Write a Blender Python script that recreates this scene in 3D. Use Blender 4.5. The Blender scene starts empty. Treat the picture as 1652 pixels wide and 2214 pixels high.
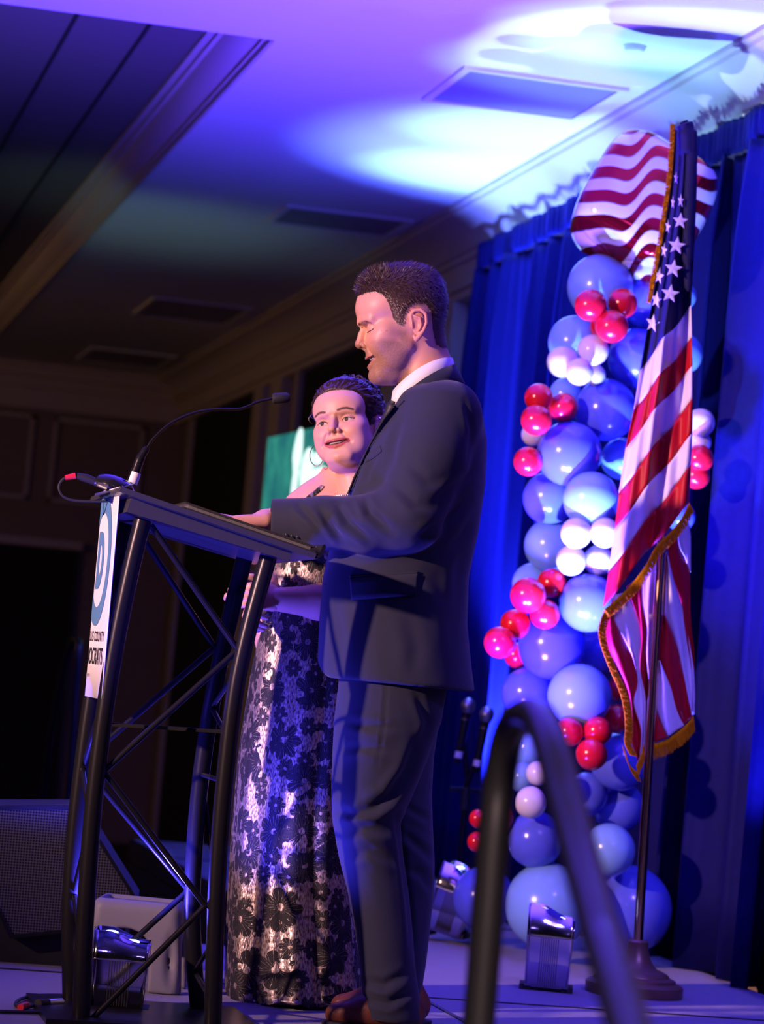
import bpy, bmesh, math, random
import numpy as np
from mathutils import Vector, Matrix
from mathutils.bvhtree import BVHTree
random.seed(7); np.random.seed(7)
S = bpy.context.scene
COL = S.collection
R = math.radians
# ---------------------------------------------------------------- camera
IW, IH, FPX = 1652.0, 2214.0, 6442.0
YAW, PITCH, ROLL, CAMH = R(12.06), R(3.2), R(5.2), 0.83
CF = np.array([math.sin(YAW)*math.cos(PITCH), math.cos(YAW)*math.cos(PITCH), math.sin(PITCH)])
_r = np.cross(CF, [0, 0, 1]); _r /= np.linalg.norm(_r); _u = np.cross(_r, CF)
CR = math.cos(ROLL)*_r + math.sin(ROLL)*_u
CU = math.cos(ROLL)*_u - math.sin(ROLL)*_r
CO = np.array([0, 0, CAMH])
cd = bpy.data.cameras.new('camera'); cam = bpy.data.objects.new('camera', cd); COL.objects.link(cam)
cd.sensor_fit = 'VERTICAL'; cd.sensor_height = 36.0; cd.sensor_width = 36.0
cd.lens = FPX/IH*36.0
cam.matrix_world = Matrix(((CR[0], CU[0], -CF[0], 0), (CR[1], CU[1], -CF[1], 0), (CR[2], CU[2], -CF[2], CAMH), (0, 0, 0, 1)))
cd.dof.use_dof = True; cd.dof.focus_distance = 7.05; cd.dof.aperture_fstop = 4.5
cd.clip_end = 100
S.camera = cam
# ---------------------------------------------------------------- world, exposure
w = bpy.data.worlds.new('world'); S.world = w; w.use_nodes = True
w.node_tree.nodes['Background'].inputs[0].default_value = (0.55, 0.42, 0.75, 1)
w.node_tree.nodes['Background'].inputs[1].default_value = 0.004
S.view_settings.view_transform = 'Standard'; S.view_settings.look = 'None'
S.view_settings.gamma = 1.0; S.view_settings.use_curve_mapping = False
S.view_settings.exposure = 0.2
# ---------------------------------------------------------------- lights
def aim(o, tgt):
    d = Vector(tgt) - o.location
    o.rotation_euler = d.to_track_quat('-Z', 'Y').to_euler()
def spot(name, loc, tgt, power, col, size=45, blend=0.5, rad=0.05):
    l = bpy.data.lights.new(name, 'SPOT'); l.energy = power; l.color = col
    l.spot_size = R(size); l.spot_blend = blend; l.shadow_soft_size = rad
    o = bpy.data.objects.new(name, l); COL.objects.link(o); o.location = loc; aim(o, tgt); return o
def area(name, loc, tgt, power, col, sx, sy):
    l = bpy.data.lights.new(name, 'AREA'); l.energy = power; l.color = col; l.shape = 'RECTANGLE'; l.size = sx; l.size_y = sy
    o = bpy.data.objects.new(name, l); COL.objects.link(o); o.location = loc; aim(o, tgt); return o
UPC = (0.14, 0.12, 1.0)      # deep violet-blue of the wireless uplights
UPW = (0.30, 0.42, 1.0)      # hotter core of the same lamps
# stage key light hung over the audience, to the left of the frame
spot('key_spot', (-4.6, 4.0, 2.6), (1.5, 7.15, 1.30), 3000, (1.0, 0.56, 0.53), 30, 1.0, 0.10)
spot('added_rail_spot', (0.1, -0.8, 2.9), (0.95, 3.35, 0.42), 1900, (1.0, 0.66, 0.64), 17, 0.5, 0.3)  # added lamp, narrow cone on the near handrail to give it a highlight
spot('deck_wash', (2.75, 5.2, 2.9), (2.5, 8.0, 0.0), 380, (0.22, 0.14, 1.0), 46, 0.9, 0.15)
spot('low_front_uplight', (0.70, 5.8, 0.06), (1.02, 6.68, 1.12), 130, (0.05, 0.035, 1.0), 34, 0.6, 0.04)
spot('drape_wash', (2.84, 11.8, 0.22), (3.08, 11.7, 1.35), 2600, (0.07, 0.12, 1.0), 62, 0.8, 0.03)
spot('drape_wash_b', (2.90, 8.3, 0.22), (3.08, 8.7, 1.9), 150, (0.08, 0.08, 1.0), 70, 0.8, 0.03)
# second, violet front light from the camera side
spot('fill_spot', (-0.3, 0.2, 3.0), (1.7, 7.4, 1.1), 90, (0.24, 0.15, 1.0), 60, 0.8, 0.25)
# wide violet wash from the floor that colours the ceiling above the stage
spot('wash_a', (1.95, 8.3, 0.30), (2.0, 8.5, 2.97), 1650, (0.085, 0.036, 1.0), 124, 0.8, 0.10)
spot('wash_b', (1.9, 10.6, 0.30), (1.9, 10.8, 2.97), 70, (0.06, 0.03, 1.0), 110, 0.9, 0.10)
# narrow uplights along the foot of the drape
for (x, y, tx, ty, pw) in ((2.78, 12.0, 2.90, 12.05, 640), (2.76, 11.0, 2.84, 11.05, 560), (2.74, 9.98, 2.72, 9.80, 480), (2.70, 8.45, 2.78, 8.40, 300)):
    spot('drape_uplight', (x, y, 0.26), (tx, ty, 2.97), pw*1.0, (0.20, 0.46, 1.0), 27, 0.8, 0.03)
spot('balloon_uplight', (2.38, 9.44, 0.29), (2.70, 9.16, 2.97), 520, (0.22, 0.47, 1.0), 25, 0.8, 0.02)
spot('balloon_uplight_b', (2.34, 8.19, 0.26), (2.74, 8.95, 1.85), 420, (0.36, 0.55, 1.0), 33, 0.25, 0.012)
# back light on the drape side
spot('rim_spot', (2.75, 5.0, 2.4), (1.6, 7.1, 1.4), 18, (0.16, 0.10, 1.0), 60, 0.8, 0.1)
# dim house light far out in the room
area('house_light', (-3.5, 17.0, 2.6), (2.6, 19.5, 2.4), 24, (1.0, 0.55, 0.30), 2.0, 2.0)
spot('stray_beam', (0.6, 13.0, 0.4), (1.75, 14.6, 2.97), 30, (0.40, 0.75, 0.80), 42, 1.0, 0.2)
spot('stray_beam_b', (-0.6, 9.0, 0.2), (0.3, 11.0, 3.1), 60, (0.45, 0.50, 0.75), 40, 1.0, 0.2)
# ---------------------------------------------------------------- pixel -> place helpers
def ray(px, py):
    return CF + CR*(px-IW/2)/FPX - CU*(py-IH/2)/FPX
def at(px, py, X=None, Y=None, Z=None):
    d = ray(px, py)
    if Y is not None: t = (Y-CO[1])/d[1]
    elif X is not None: t = (X-CO[0])/d[0]
    else: t = (Z-CO[2])/d[2]
    return Vector(CO + d*t)
def mpp(Y, px=826, py=1107):      # metres for one pixel of the photograph at a given place
    p = at(px, py, Y=Y); return (np.array(p)-CO).dot(CF)/FPX
# ---------------------------------------------------------------- materials
M = {}
def mat(name, col, rough=0.5, metal=0.0, var=0.08, scale=30.0, bump=0.0, bscale=None, spec=None, sheen=0.0, sss=0.0, coat=0.0, emit=None, estr=0.0, alpha=None, aniso=None):
    m = bpy.data.materials.new(name); m.use_nodes = True; nt = m.node_tree; b = nt.nodes['Principled BSDF']
    tc = nt.nodes.new('ShaderNodeTexCoord'); nz = nt.nodes.new('ShaderNodeTexNoise')
    nz.inputs['Scale'].default_value = scale; nz.inputs['Detail'].default_value = 4
    nt.links.new(tc.outputs['Object'], nz.inputs['Vector'])
    mx = nt.nodes.new('ShaderNodeMix'); mx.data_type = 'RGBA'
    c = Vector(col[:3])
    mx.inputs[6].default_value = (*(c*(1-var)), 1); mx.inputs[7].default_value = (*[min(1, v*(1+var)) for v in c], 1)
    nt.links.new(nz.outputs['Fac'], mx.inputs[0]); nt.links.new(mx.outputs[2], b.inputs['Base Color'])
    b.inputs['Roughness'].default_value = rough; b.inputs['Metallic'].default_value = metal
    if spec is not None: b.inputs['Specular IOR Level'].default_value = spec
    if sheen: b.inputs['Sheen Weight'].default_value = sheen
    if coat: b.inputs['Coat Weight'].default_value = coat
    if sss:
        b.inputs['Subsurface Weight'].default_value = sss; b.inputs['Subsurface Radius'].default_value = (0.012, 0.005, 0.003); b.inputs['Subsurface Scale'].default_value = 1.0
    if emit: b.inputs['Emission Color'].default_value = (*emit, 1); b.inputs['Emission Strength'].default_value = estr
    if bump:
        n2 = nt.nodes.new('ShaderNodeTexNoise'); n2.inputs['Scale'].default_value = bscale or scale*4; n2.inputs['Detail'].default_value = 3
        nt.links.new(tc.outputs['Object'], n2.inputs['Vector'])
        bp = nt.nodes.new('ShaderNodeBump'); bp.inputs['Strength'].default_value = bump; bp.inputs['Distance'].default_value = 0.004
        nt.links.new(n2.outputs['Fac'], bp.inputs['Height']); nt.links.new(bp.outputs['Normal'], b.inputs['Normal'])
    M[name] = m; return m
mat('ceiling_paint', (0.80, 0.78, 0.74), 0.75, var=0.02, scale=3)
mat('vent_panel', (0.30, 0.28, 0.34), 0.5, var=0.03)
mat('coffer_shaded', (0.15, 0.125, 0.105), 0.85, var=0.05, scale=2)  # colour darkened to hold the shade cast by the coffer lip
mat('wall_paint', (0.30, 0.22, 0.17), 0.8, var=0.06, scale=4)
mat('trim_paint', (0.62, 0.52, 0.42), 0.45, var=0.03, scale=4)
mat('dark_opening', (0.012, 0.010, 0.010), 0.9, var=0.1)
mat('carpet', (0.15, 0.135, 0.22), 0.95, var=0.25, scale=260, bump=0.6, bscale=420, sheen=0.2)
mat('seam_black', (0.02, 0.02, 0.022), 0.6)
mat('room_carpet', (0.05, 0.035, 0.03), 0.95, var=0.3, scale=8)
mat('drape_velvet', (0.004, 0.004, 0.055), 0.6, var=0.3, scale=40, sheen=0.12, bump=0.15, bscale=180)
M['drape_velvet'].node_tree.nodes['Principled BSDF'].inputs['Sheen Tint'].default_value = (0.06, 0.06, 0.9, 1)
M['drape_velvet'].node_tree.nodes['Principled BSDF'].inputs['Specular Tint'].default_value = (0.15, 0.15, 0.9, 1)
mat('powder_black', (0.010, 0.010, 0.012), 0.30, var=0.2, scale=400, spec=0.22)
mat('gloss_black', (0.012, 0.012, 0.014), 0.16, var=0.1, coat=0.4)
mat('matte_black', (0.015, 0.015, 0.017), 0.7, var=0.2, scale=200)
mat('chrome', (0.82, 0.82, 0.84), 0.10, 1.0, var=0.04, scale=20)
mat('satin_metal', (0.62, 0.62, 0.64), 0.3, 1.0, var=0.08)
mat('brass', (0.85, 0.60, 0.30), 0.18, 1.0, var=0.06, scale=10)
mat('bronze_base', (0.20, 0.11, 0.07), 0.38, 0.4, var=0.15, scale=30)
mat('white_card', (0.86, 0.84, 0.84), 0.55, var=0.01)
mat('logo_blue', (0.10, 0.26, 0.46), 0.55, var=0.02)
mat('print_black', (0.02, 0.02, 0.025), 0.6, var=0.05)
mat('print_grey', (0.35, 0.35, 0.37), 0.6, var=0.05)
mat('red_plastic', (0.75, 0.02, 0.03), 0.4)
mat('grey_plastic', (0.20, 0.20, 0.23), 0.55, var=0.04, scale=60, bump=0.1, bscale=300)
mat('lamp_lens', (0.5, 0.6, 0.9), 0.2, emit=(0.25, 0.30, 1.0), estr=6.0)
mat('steel_mesh', (0.45, 0.45, 0.50), 0.35, 0.9, var=0.2, scale=500)
# ---------------------------------------------------------------- object helpers
ROOTM = {}
def tag(o, label=None, cat=None, group=None, kind=None):
    if label: o['label'] = label
    if cat: o['category'] = cat
    if group: o['group'] = group
    if kind: o['kind'] = kind
    return o
def thing(name, label, cat, loc=(0, 0, 0), rotz=0.0, group=None):
    o = bpy.data.objects.new(name, None); COL.objects.link(o); o.empty_display_size = 0.05
    o.location = loc; o.rotation_euler = (0, 0, rotz); tag(o, label, cat, group)
    ROOTM[o.name] = Matrix.Translation(Vector(loc)) @ Matrix.Rotation(rotz, 4, 'Z'); return o
def rootm(p):
    while p.parent: p = p.parent
    return ROOTM[p.name]
class MB:
    def __init__(s): s.v = []; s.f = []; s.mi = []; s.cur = 0
    def add(s, vs, fs):
        b = len(s.v); s.v += [tuple(v) for v in vs]
        for f in fs: s.f.append(tuple(i+b for i in f)); s.mi.append(s.cur)
        return s
    def box(s, lo, hi, m=None):
        x0, y0, z0 = lo; x1, y1, z1 = hi
        vs = [(x0,y0,z0),(x1,y0,z0),(x1,y1,z0),(x0,y1,z0),(x0,y0,z1),(x1,y0,z1),(x1,y1,z1),(x0,y1,z1)]
        if m is not None: vs = [m @ Vector(v) for v in vs]
        return s.add(vs, [(0,3,2,1),(4,5,6,7),(0,1,5,4),(1,2,6,5),(2,3,7,6),(3,0,4,7)])
    def hexa(s, b4, t4):
        return s.add(list(b4)+list(t4), [(0,3,2,1),(4,5,6,7),(0,1,5,4),(1,2,6,5),(2,3,7,6),(3,0,4,7)])
    def tube(s, pts, rad, n=12, cap=True, flat=None):
        pts = [Vector(p) for p in pts]; k = len(pts)
        rr = rad if hasattr(rad, '__len__') else [rad]*k
        up = Vector((0.13, 0.21, 0.97)); vs = []; fs = []
        nrm = None
        for i, p in enumerate(pts):
            t = (pts[min(i+1, k-1)]-pts[max(i-1, 0)]).normalized()
            if nrm is None: nrm = t.cross(up); nrm = nrm if nrm.length > 1e-3 else t.cross(Vector((1, 0, 0)))
            nrm = (nrm - t*nrm.dot(t)).normalized(); bn = t.cross(nrm)
            for j in range(n):
                a = 2*math.pi*j/n
                vs.append(p + nrm*math.cos(a)*rr[i] + bn*math.sin(a)*rr[i]*(flat or 1.0))
        for i in range(k-1):
            for j in range(n):
                fs.append((i*n+j, i*n+(j+1) % n, (i+1)*n+(j+1) % n, (i+1)*n+j))
        if cap: fs.append(tuple(range(n))[::-1]); fs.append(tuple((k-1)*n+j for j in range(n)))
        return s.add(vs, fs)
    def lathe(s, prof, c=(0, 0, 0), n=24, m=None, cap=True):
        vs = []; fs = []; c = Vector(c)
        for r, z in prof:
            for j in range(n):
                a = 2*math.pi*j/n; v = Vector((r*math.cos(a), r*math.sin(a), z))
                vs.append((m @ v if m is not None else v)+c)
        k = len(prof)
        for i in range(k-1):
            for j in range(n):
                fs.append((i*n+j, i*n+(j+1) % n, (i+1)*n+(j+1) % n, (i+1)*n+j))
        if cap: fs.append(tuple(range(n))[::-1]); fs.append(tuple((k-1)*n+j for j in range(n)))
        return s.add(vs, fs)
    def grid(s, P):           # P[i][j] of points
        a, b = len(P), len(P[0]); vs = [q for row in P for q in row]
        return s.add(vs, [(i*b+j, i*b+j+1, (i+1)*b+j+1, (i+1)*b+j) for i in range(a-1) for j in range(b-1)])
    def prism(s, poly, d):    # planar polygon extruded by vector d
        d = Vector(d); n = len(poly); p = [Vector(q) for q in poly]
        return s.add(p+[q+d for q in p], [tuple(range(n))[::-1], tuple(range(n, 2*n))]+[(i, (i+1) % n, n+(i+1) % n, n+i) for i in range(n)])
    def build(s, name, mtl, parent=None, smooth=True, sharp=40, world=True, loc=None, solid=None, recalc=True):
        me = bpy.data.meshes.new(name); o = bpy.data.objects.new(name, me)
        vs = np.array(s.v, dtype=float).reshape(-1, 3)
        if parent is not None and world:
            mi = np.array(rootm(parent).inverted()); vs = vs @ mi[:3, :3].T + mi[:3, 3]
        elif parent is None and loc is not None:
            vs = vs - np.array(loc); o.location = loc
        me.from_pydata(vs.tolist(), [], s.f)
        if recalc:
            bm = bmesh.new(); bm.from_mesh(me); bmesh.ops.recalc_face_normals(bm, faces=bm.faces); bm.to_mesh(me); bm.free()
        mts = mtl if isinstance(mtl, (list, tuple)) else [mtl]
        for q in mts: me.materials.append(M[q] if isinstance(q, str) else q)
        if len(mts) > 1: me.polygons.foreach_set('material_index', s.mi)
        if smooth:
            me.polygons.foreach_set('use_smooth', [True]*len(me.polygons))
            if sharp: me.set_sharp_from_angle(angle=R(sharp))
        COL.objects.link(o); o.parent = parent
        if solid: md = o.modifiers.new('thickness', 'SOLIDIFY'); md.thickness = solid; md.offset = 0
        return o
def copy_tree(o, loc=None, rotz=None, label=None, parent=None):
    c = o.copy(); COL.objects.link(c); c.parent = parent
    if loc is not None: c.location = loc
    if rotz is not None: c.rotation_euler = (0, 0, rotz)
    if label: c['label'] = label
    for ch in [q for q in o.children]: copy_tree(ch, parent=c)
    return c
def catmull(P, n=6):
    P = [Vector(p) for p in P]; out = []
    Q = [P[0]*2-P[1]]+P+[P[-1]*2-P[-2]]
    for i in range(1, len(Q)-2):
        for k in range(n):
            t = k/n; a, b, c, d = Q[i-1], Q[i], Q[i+1], Q[i+2]
            out.append(0.5*((2*b)+(c-a)*t+(2*a-5*b+4*c-d)*t*t+(3*b-a-3*c+d)*t**3))
    out.append(P[-1]); return out
mat('lectern_black', (0.045, 0.045, 0.05), 0.32, var=0.1, scale=80)
mat('binder_vinyl', (0.04, 0.04, 0.045), 0.18, var=0.1)
mat('page_edge', (0.16, 0.16, 0.18), 0.35, var=0.3, scale=300)
mat('rail_black', (0.014, 0.014, 0.016), 0.36, var=0.15, scale=200, spec=0.7)
mat('screen_green', (0.01, 0.05, 0.05), 0.4, emit=(0.02, 0.19, 0.17), estr=1.0)
mat('screen_white', (0.8, 0.8, 0.8), 0.4, emit=(0.72, 1.0, 0.92), estr=1.15)
def _screen_var():
    nt = M['screen_green'].node_tree; b = nt.nodes['Principled BSDF']; tc = nt.nodes.new('ShaderNodeTexCoord'); n = nt.nodes.new('ShaderNodeTexNoise'); n.inputs['Scale'].default_value = 7; n.inputs['Detail'].default_value = 6
    r = nt.nodes.new('ShaderNodeValToRGB'); r.color_ramp.elements[0].position = 0.35; r.color_ramp.elements[0].color = (0.012, 0.13, 0.14, 1); r.color_ramp.elements[1].position = 0.7; r.color_ramp.elements[1].color = (0.03, 0.26, 0.20, 1)
    nt.links.new(tc.outputs['Object'], n.inputs['Vector']); nt.links.new(n.outputs['Fac'], r.inputs['Fac']); nt.links.new(r.outputs['Color'], b.inputs['Emission Color'])
_screen_var()
def _grille():
    m = mat('speaker_grille', (0.05, 0.05, 0.06), 0.5, 0.3); nt = m.node_tree; b = nt.nodes['Principled BSDF']
    tc = nt.nodes.new('ShaderNodeTexCoord'); v = nt.nodes.new('ShaderNodeTexVoronoi'); v.inputs['Scale'].default_value = 135; v.inputs['Randomness'].default_value = 0.0
    r = nt.nodes.new('ShaderNodeValToRGB'); r.color_ramp.elements[0].position = 0.36; r.color_ramp.elements[0].color = (0.004, 0.004, 0.005, 1); r.color_ramp.elements[1].position = 0.44; r.color_ramp.elements[1].color = (0.10, 0.10, 0.12, 1)
    mp = nt.nodes.new('ShaderNodeMapping'); mp.inputs['Scale'].default_value = (1, 0.001, 1)
    nt.links.new(tc.outputs['Object'], mp.inputs['Vector']); nt.links.new(mp.outputs['Vector'], v.inputs['Vector']); nt.links.new(v.outputs['Distance'], r.inputs['Fac']); nt.links.new(r.outputs['Color'], b.inputs['Base Color'])
_grille()
mat('flag_red', (0.50, 0.006, 0.016), 0.48, var=0.15, scale=40, sheen=0.02, spec=0.25, bump=0.12, bscale=120)
mat('flag_white', (0.80, 0.76, 0.80), 0.48, var=0.05, scale=40, sheen=0.02, spec=0.25, bump=0.12, bscale=120)
mat('flag_navy', (0.016, 0.017, 0.060), 0.62, var=0.15, scale=40, spec=0.12, sheen=0.03, bump=0.12, bscale=120)
mat('flag_star', (0.85, 0.82, 0.80), 0.5, var=0.03)
mat('fringe_gold', (0.85, 0.33, 0.004), 0.8, 0.0, var=0.3, scale=300, bump=0.6, bscale=500, spec=0.05)
mat('balloon_light', (0.22, 0.42, 0.85), 0.22, var=0.02, scale=3, coat=0.25)
mat('balloon_royal', (0.10, 0.13, 0.72), 0.20, var=0.02, scale=3, coat=0.25)
mat('balloon_red', (0.70, 0.008, 0.02), 0.20, var=0.02, scale=3, coat=0.25)
mat('balloon_white', (0.72, 0.68, 0.70), 0.24, var=0.01, scale=3, coat=0.2)
mat('foil_silver', (0.85, 0.85, 0.9), 0.12, 1.0, var=0.03)
def _foil():
    m = mat('foil_stripes', (0.5, 0.5, 0.5), 0.10, 0.75); nt = m.node_tree; b = nt.nodes['Principled BSDF']
    tc = nt.nodes.new('ShaderNodeTexCoord'); sx = nt.nodes.new('ShaderNodeSeparateXYZ'); nt.links.new(tc.outputs['Object'], sx.inputs[0])
    def ma(op, a, c=None, d=None):
        n = nt.nodes.new('ShaderNodeMath'); n.operation = op
        for i, v in enumerate((a, c, d)):
            if v is None: continue
            if isinstance(v, (int, float)): n.inputs[i].default_value = v
            else: nt.links.new(v, n.inputs[i])
        return n.outputs[0]
    x, z = sx.outputs['X'], sx.outputs['Z']
    # wavy stripe coordinate: rising to the right with one sharp dip at the left third
    ph = ma('MULTIPLY_ADD', x, 24.0, 0.4)
    wv = ma('MULTIPLY', ma('SINE', ma('ADD', ph, ma('MULTIPLY', ma('SINE', ph), 0.75))), 0.032)
    s = ma('ADD', ma('MULTIPLY_ADD', x, -0.30, z), ma('MULTIPLY', wv, -1.0))
    f = ma('FRACT', ma('MULTIPLY_ADD', s, 1/0.080, 0.25))
    st = ma('GREATER_THAN', f, 0.5)
    ed = ma('LESS_THAN', ma('ABSOLUTE', ma('SUBTRACT', f, 0.5)), 0.025)
    mx = nt.nodes.new('ShaderNodeMix'); mx.data_type = 'RGBA'; mx.inputs[6].default_value = (0.85, 0.80, 0.84, 1); mx.inputs[7].default_value = (0.40, 0.008, 0.02, 1); nt.links.new(st, mx.inputs[0])
    m2 = nt.nodes.new('ShaderNodeMix'); m2.data_type = 'RGBA'; m2.inputs[7].default_value = (0.25, 0.16, 0.13, 1); nt.links.new(ed, m2.inputs[0]); nt.links.new(mx.outputs[2], m2.inputs[6])
    nt.links.new(m2.outputs[2], b.inputs['Base Color'])
    mt = ma('MULTIPLY_ADD', st, 0.55, 0.25); nt.links.new(mt, b.inputs['Metallic'])
_foil()
def tintmat(name, rough, sss=0.0, bump=0.0, bscale=300, coat=0.0, spec=0.45):
    m = mat(name, (1, 1, 1), rough, var=0.05, scale=60, bump=bump, bscale=bscale, sss=sss, spec=spec, coat=coat); nt = m.node_tree; b = nt.nodes['Principled BSDF']
    a = nt.nodes.new('ShaderNodeVertexColor'); a.layer_name = 'Tint'; mx = nt.nodes.new('ShaderNodeMix'); mx.data_type = 'RGBA'; mx.blend_type = 'MULTIPLY'; mx.inputs[0].default_value = 1.0
    src = b.inputs['Base Color'].links[0].from_socket; nt.links.new(src, mx.inputs[6]); nt.links.new(a.outputs['Color'], mx.inputs[7]); nt.links.new(mx.outputs[2], b.inputs['Base Color']); return m
tintmat('skin', 0.46, sss=0.12, bump=0.10, bscale=420)
mat('hair_man', (0.060, 0.033, 0.024), 0.42, var=0.35, scale=120, spec=0.6)
mat('lash_dark', (0.03, 0.018, 0.015), 0.6)
def wool(name, c):
    m = mat(name, c, 0.82, var=0.12, scale=500, sheen=0.12, spec=0.2); nt = m.node_tree; b = nt.nodes['Principled BSDF']
    tc = nt.nodes.new('ShaderNodeTexCoord'); wv = nt.nodes.new('ShaderNodeTexWave'); wv.inputs['Scale'].default_value = 420; wv.inputs['Distortion'].default_value = 1.5; wv.bands_direction = 'DIAGONAL'
    bp = nt.nodes.new('ShaderNodeBump'); bp.inputs['Strength'].default_value = 0.10; bp.inputs['Distance'].default_value = 0.001
    nt.links.new(tc.outputs['Object'], wv.inputs['Vector']); nt.links.new(wv.outputs['Fac'], bp.inputs['Height']); nt.links.new(bp.outputs['Normal'], b.inputs['Normal'])
wool('suit_wool', (0.022, 0.026, 0.050))
mat('shirt_white', (0.82, 0.82, 0.84), 0.7, var=0.02, scale=200, bump=0.05, bscale=600)
mat('tie_dark', (0.012, 0.013, 0.02), 0.55, var=0.2, scale=300)
mat('button_dark', (0.012, 0.012, 0.02), 0.35)
mat('shoe_leather', (0.13, 0.035, 0.018), 0.4, var=0.2, scale=40, bump=0.2, bscale=200)
mat('hair_woman', (0.055, 0.027, 0.022), 0.34, var=0.3, scale=120, spec=0.6)
mat('eye_white', (0.75, 0.70, 0.68), 0.15, var=0.02); mat('eye_iris', (0.06, 0.035, 0.02), 0.1, var=0.3, scale=400)
mat('bead_crystal', (0.8, 0.78, 0.75), 0.12, 0.8)
def _dress():
    m = mat('dress_brocade', (0.5, 0.45, 0.4), 0.35, 0.8); nt = m.node_tree; b = nt.nodes['Principled BSDF']; L = nt.links
    tc = nt.nodes.new('ShaderNodeTexCoord'); 
    def ma(op, a, c=None):
        n = nt.nodes.new('ShaderNodeMath'); n.operation = op
        for i, v in enumerate((a, c)):
            if v is None: continue
            if isinstance(v, (int, float)): n.inputs[i].default_value = v
            else: L.new(v, n.inputs[i])
        return n.outputs[0]
    # cloth runs round the body: unroll x/y to an angle, keep height
    sp = nt.nodes.new('ShaderNodeSeparateXYZ'); L.new(tc.outputs['Object'], sp.inputs[0])
    ang = ma('MULTIPLY', ma('ARCTAN2', ma('SUBTRACT', sp.outputs['Y'], 0.02), ma('SUBTRACT', sp.outputs['X'], -0.01)), 0.20)
    cb = nt.nodes.new('ShaderNodeCombineXYZ'); L.new(ang, cb.inputs[0]); L.new(sp.outputs['Z'], cb.inputs[1])
    wn = nt.nodes.new('ShaderNodeTexNoise'); wn.inputs['Scale'].default_value = 30; L.new(cb.outputs[0], wn.inputs['Vector'])
    wv = nt.nodes.new('ShaderNodeVectorMath'); wv.operation = 'MULTIPLY_ADD'; wv.inputs[1].default_value = (0.012, 0.012, 0); L.new(wn.outputs['Color'], wv.inputs[0]); L.new(cb.outputs[0], wv.inputs[2])
    def flowers(scale, petals, size, seed):
        v = nt.nodes.new('ShaderNodeTexVoronoi'); v.voronoi_dimensions = '2D'; v.inputs['Scale'].default_value = scale; v.inputs['Randomness'].default_value = 0.75
        of = nt.nodes.new('ShaderNodeVectorMath'); of.operation = 'ADD'; of.inputs[1].default_value = (seed, seed*1.7, 0); L.new(wv.outputs[0], of.inputs[0]); L.new(of.outputs[0], v.inputs['Vector'])
        df = nt.nodes.new('ShaderNodeVectorMath'); df.operation = 'SUBTRACT'; L.new(of.outputs[0], df.inputs[0]); L.new(v.outputs['Position'], df.inputs[1])
        s2 = nt.nodes.new('ShaderNodeSeparateXYZ'); L.new(df.outputs[0], s2.inputs[0]); th = ma('ARCTAN2', s2.outputs['Y'], s2.outputs['X'])
        r = ma('MULTIPLY', v.outputs['Distance'], 1.0)
        pet = ma('ABSOLUTE', ma('COSINE', ma('MULTIPLY', th, petals/2)))
        lim = ma('MULTIPLY', ma('ADD', ma('MULTIPLY', ma('POWER', pet, 0.5), 0.45), 0.55), size)
        ins = ma('LESS_THAN', r, lim)
        vein = ma('GREATER_THAN', ma('ABSOLUTE', ma('SINE', ma('MULTIPLY', th, petals*1.5))), 0.10)
        rim = ma('LESS_THAN', r, ma('MULTIPLY', lim, 0.90)); core = ma('GREATER_THAN', r, size*0.16)
        return ins, ma('MULTIPLY', ma('MULTIPLY', vein, rim), core), r
    i1, d1, _ = flowers(8.6, 7, 0.47, 0.3); i2, d2, _ = flowers(15.0, 6, 0.42, 2.7)
    blk = ma('MAXIMUM', ma('MULTIPLY', i1, ma('ADD', ma('MULTIPLY', d1, 0.75), 0.25)), ma('MULTIPLY', i2, ma('ADD', ma('MULTIPLY', d2, 0.75), 0.25)))
    nb = nt.nodes.new('ShaderNodeTexNoise'); nb.inputs['Scale'].default_value = 14; nb.inputs['Detail'].default_value = 2; L.new(cb.outputs[0], nb.inputs['Vector'])
    gate = ma('GREATER_THAN', nb.outputs['Fac'], 0.38); blk = ma('MULTIPLY', blk, gate)
    # crinkled metallic thread ground
    cr = nt.nodes.new('ShaderNodeTexNoise'); cr.inputs['Scale'].default_value = 260; cr.inputs['Detail'].default_value = 3; mpn = nt.nodes.new('ShaderNodeMapping'); mpn.inputs['Scale'].default_value = (1, 0.35, 1); L.new(cb.outputs[0], mpn.inputs['Vector']); L.new(mpn.outputs['Vector'], cr.inputs['Vector'])
    ramp = nt.nodes.new('ShaderNodeValToRGB'); ramp.color_ramp.elements[0].position = 0.35; ramp.color_ramp.elements[0].color = (0.10, 0.07, 0.06, 1); ramp.color_ramp.elements[1].position = 0.62; ramp.color_ramp.elements[1].color = (0.80, 0.68, 0.58, 1); L.new(cr.outputs['Fac'], ramp.inputs['Fac'])
    mx = nt.nodes.new('ShaderNodeMix'); mx.data_type = 'RGBA'; L.new(blk, mx.inputs[0]); L.new(ramp.outputs['Color'], mx.inputs[6]); mx.inputs[7].default_value = (0.008, 0.008, 0.010, 1); L.new(mx.outputs[2], b.inputs['Base Color'])
    L.new(ma('SUBTRACT', 0.75, ma('MULTIPLY', blk, 0.75)), b.inputs['Metallic']); L.new(ma('ADD', 0.36, ma('MULTIPLY', blk, 0.4)), b.inputs['Roughness'])
    bp = nt.nodes.new('ShaderNodeBump'); bp.inputs['Strength'].default_value = 0.9; bp.inputs['Distance'].default_value = 0.002; L.new(cr.outputs['Fac'], bp.inputs['Height']); L.new(bp.outputs['Normal'], b.inputs['Normal'])
_dress()

mat('hair_under', (0.030, 0.017, 0.013), 0.95, var=0.3, scale=60, spec=0.05)
mat('grip_grey', (0.13, 0.13, 0.15), 0.85, var=0.15, scale=200, bump=0.5, bscale=300)
tintmat('hair_fade', 0.9, spec=0.08)
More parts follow.
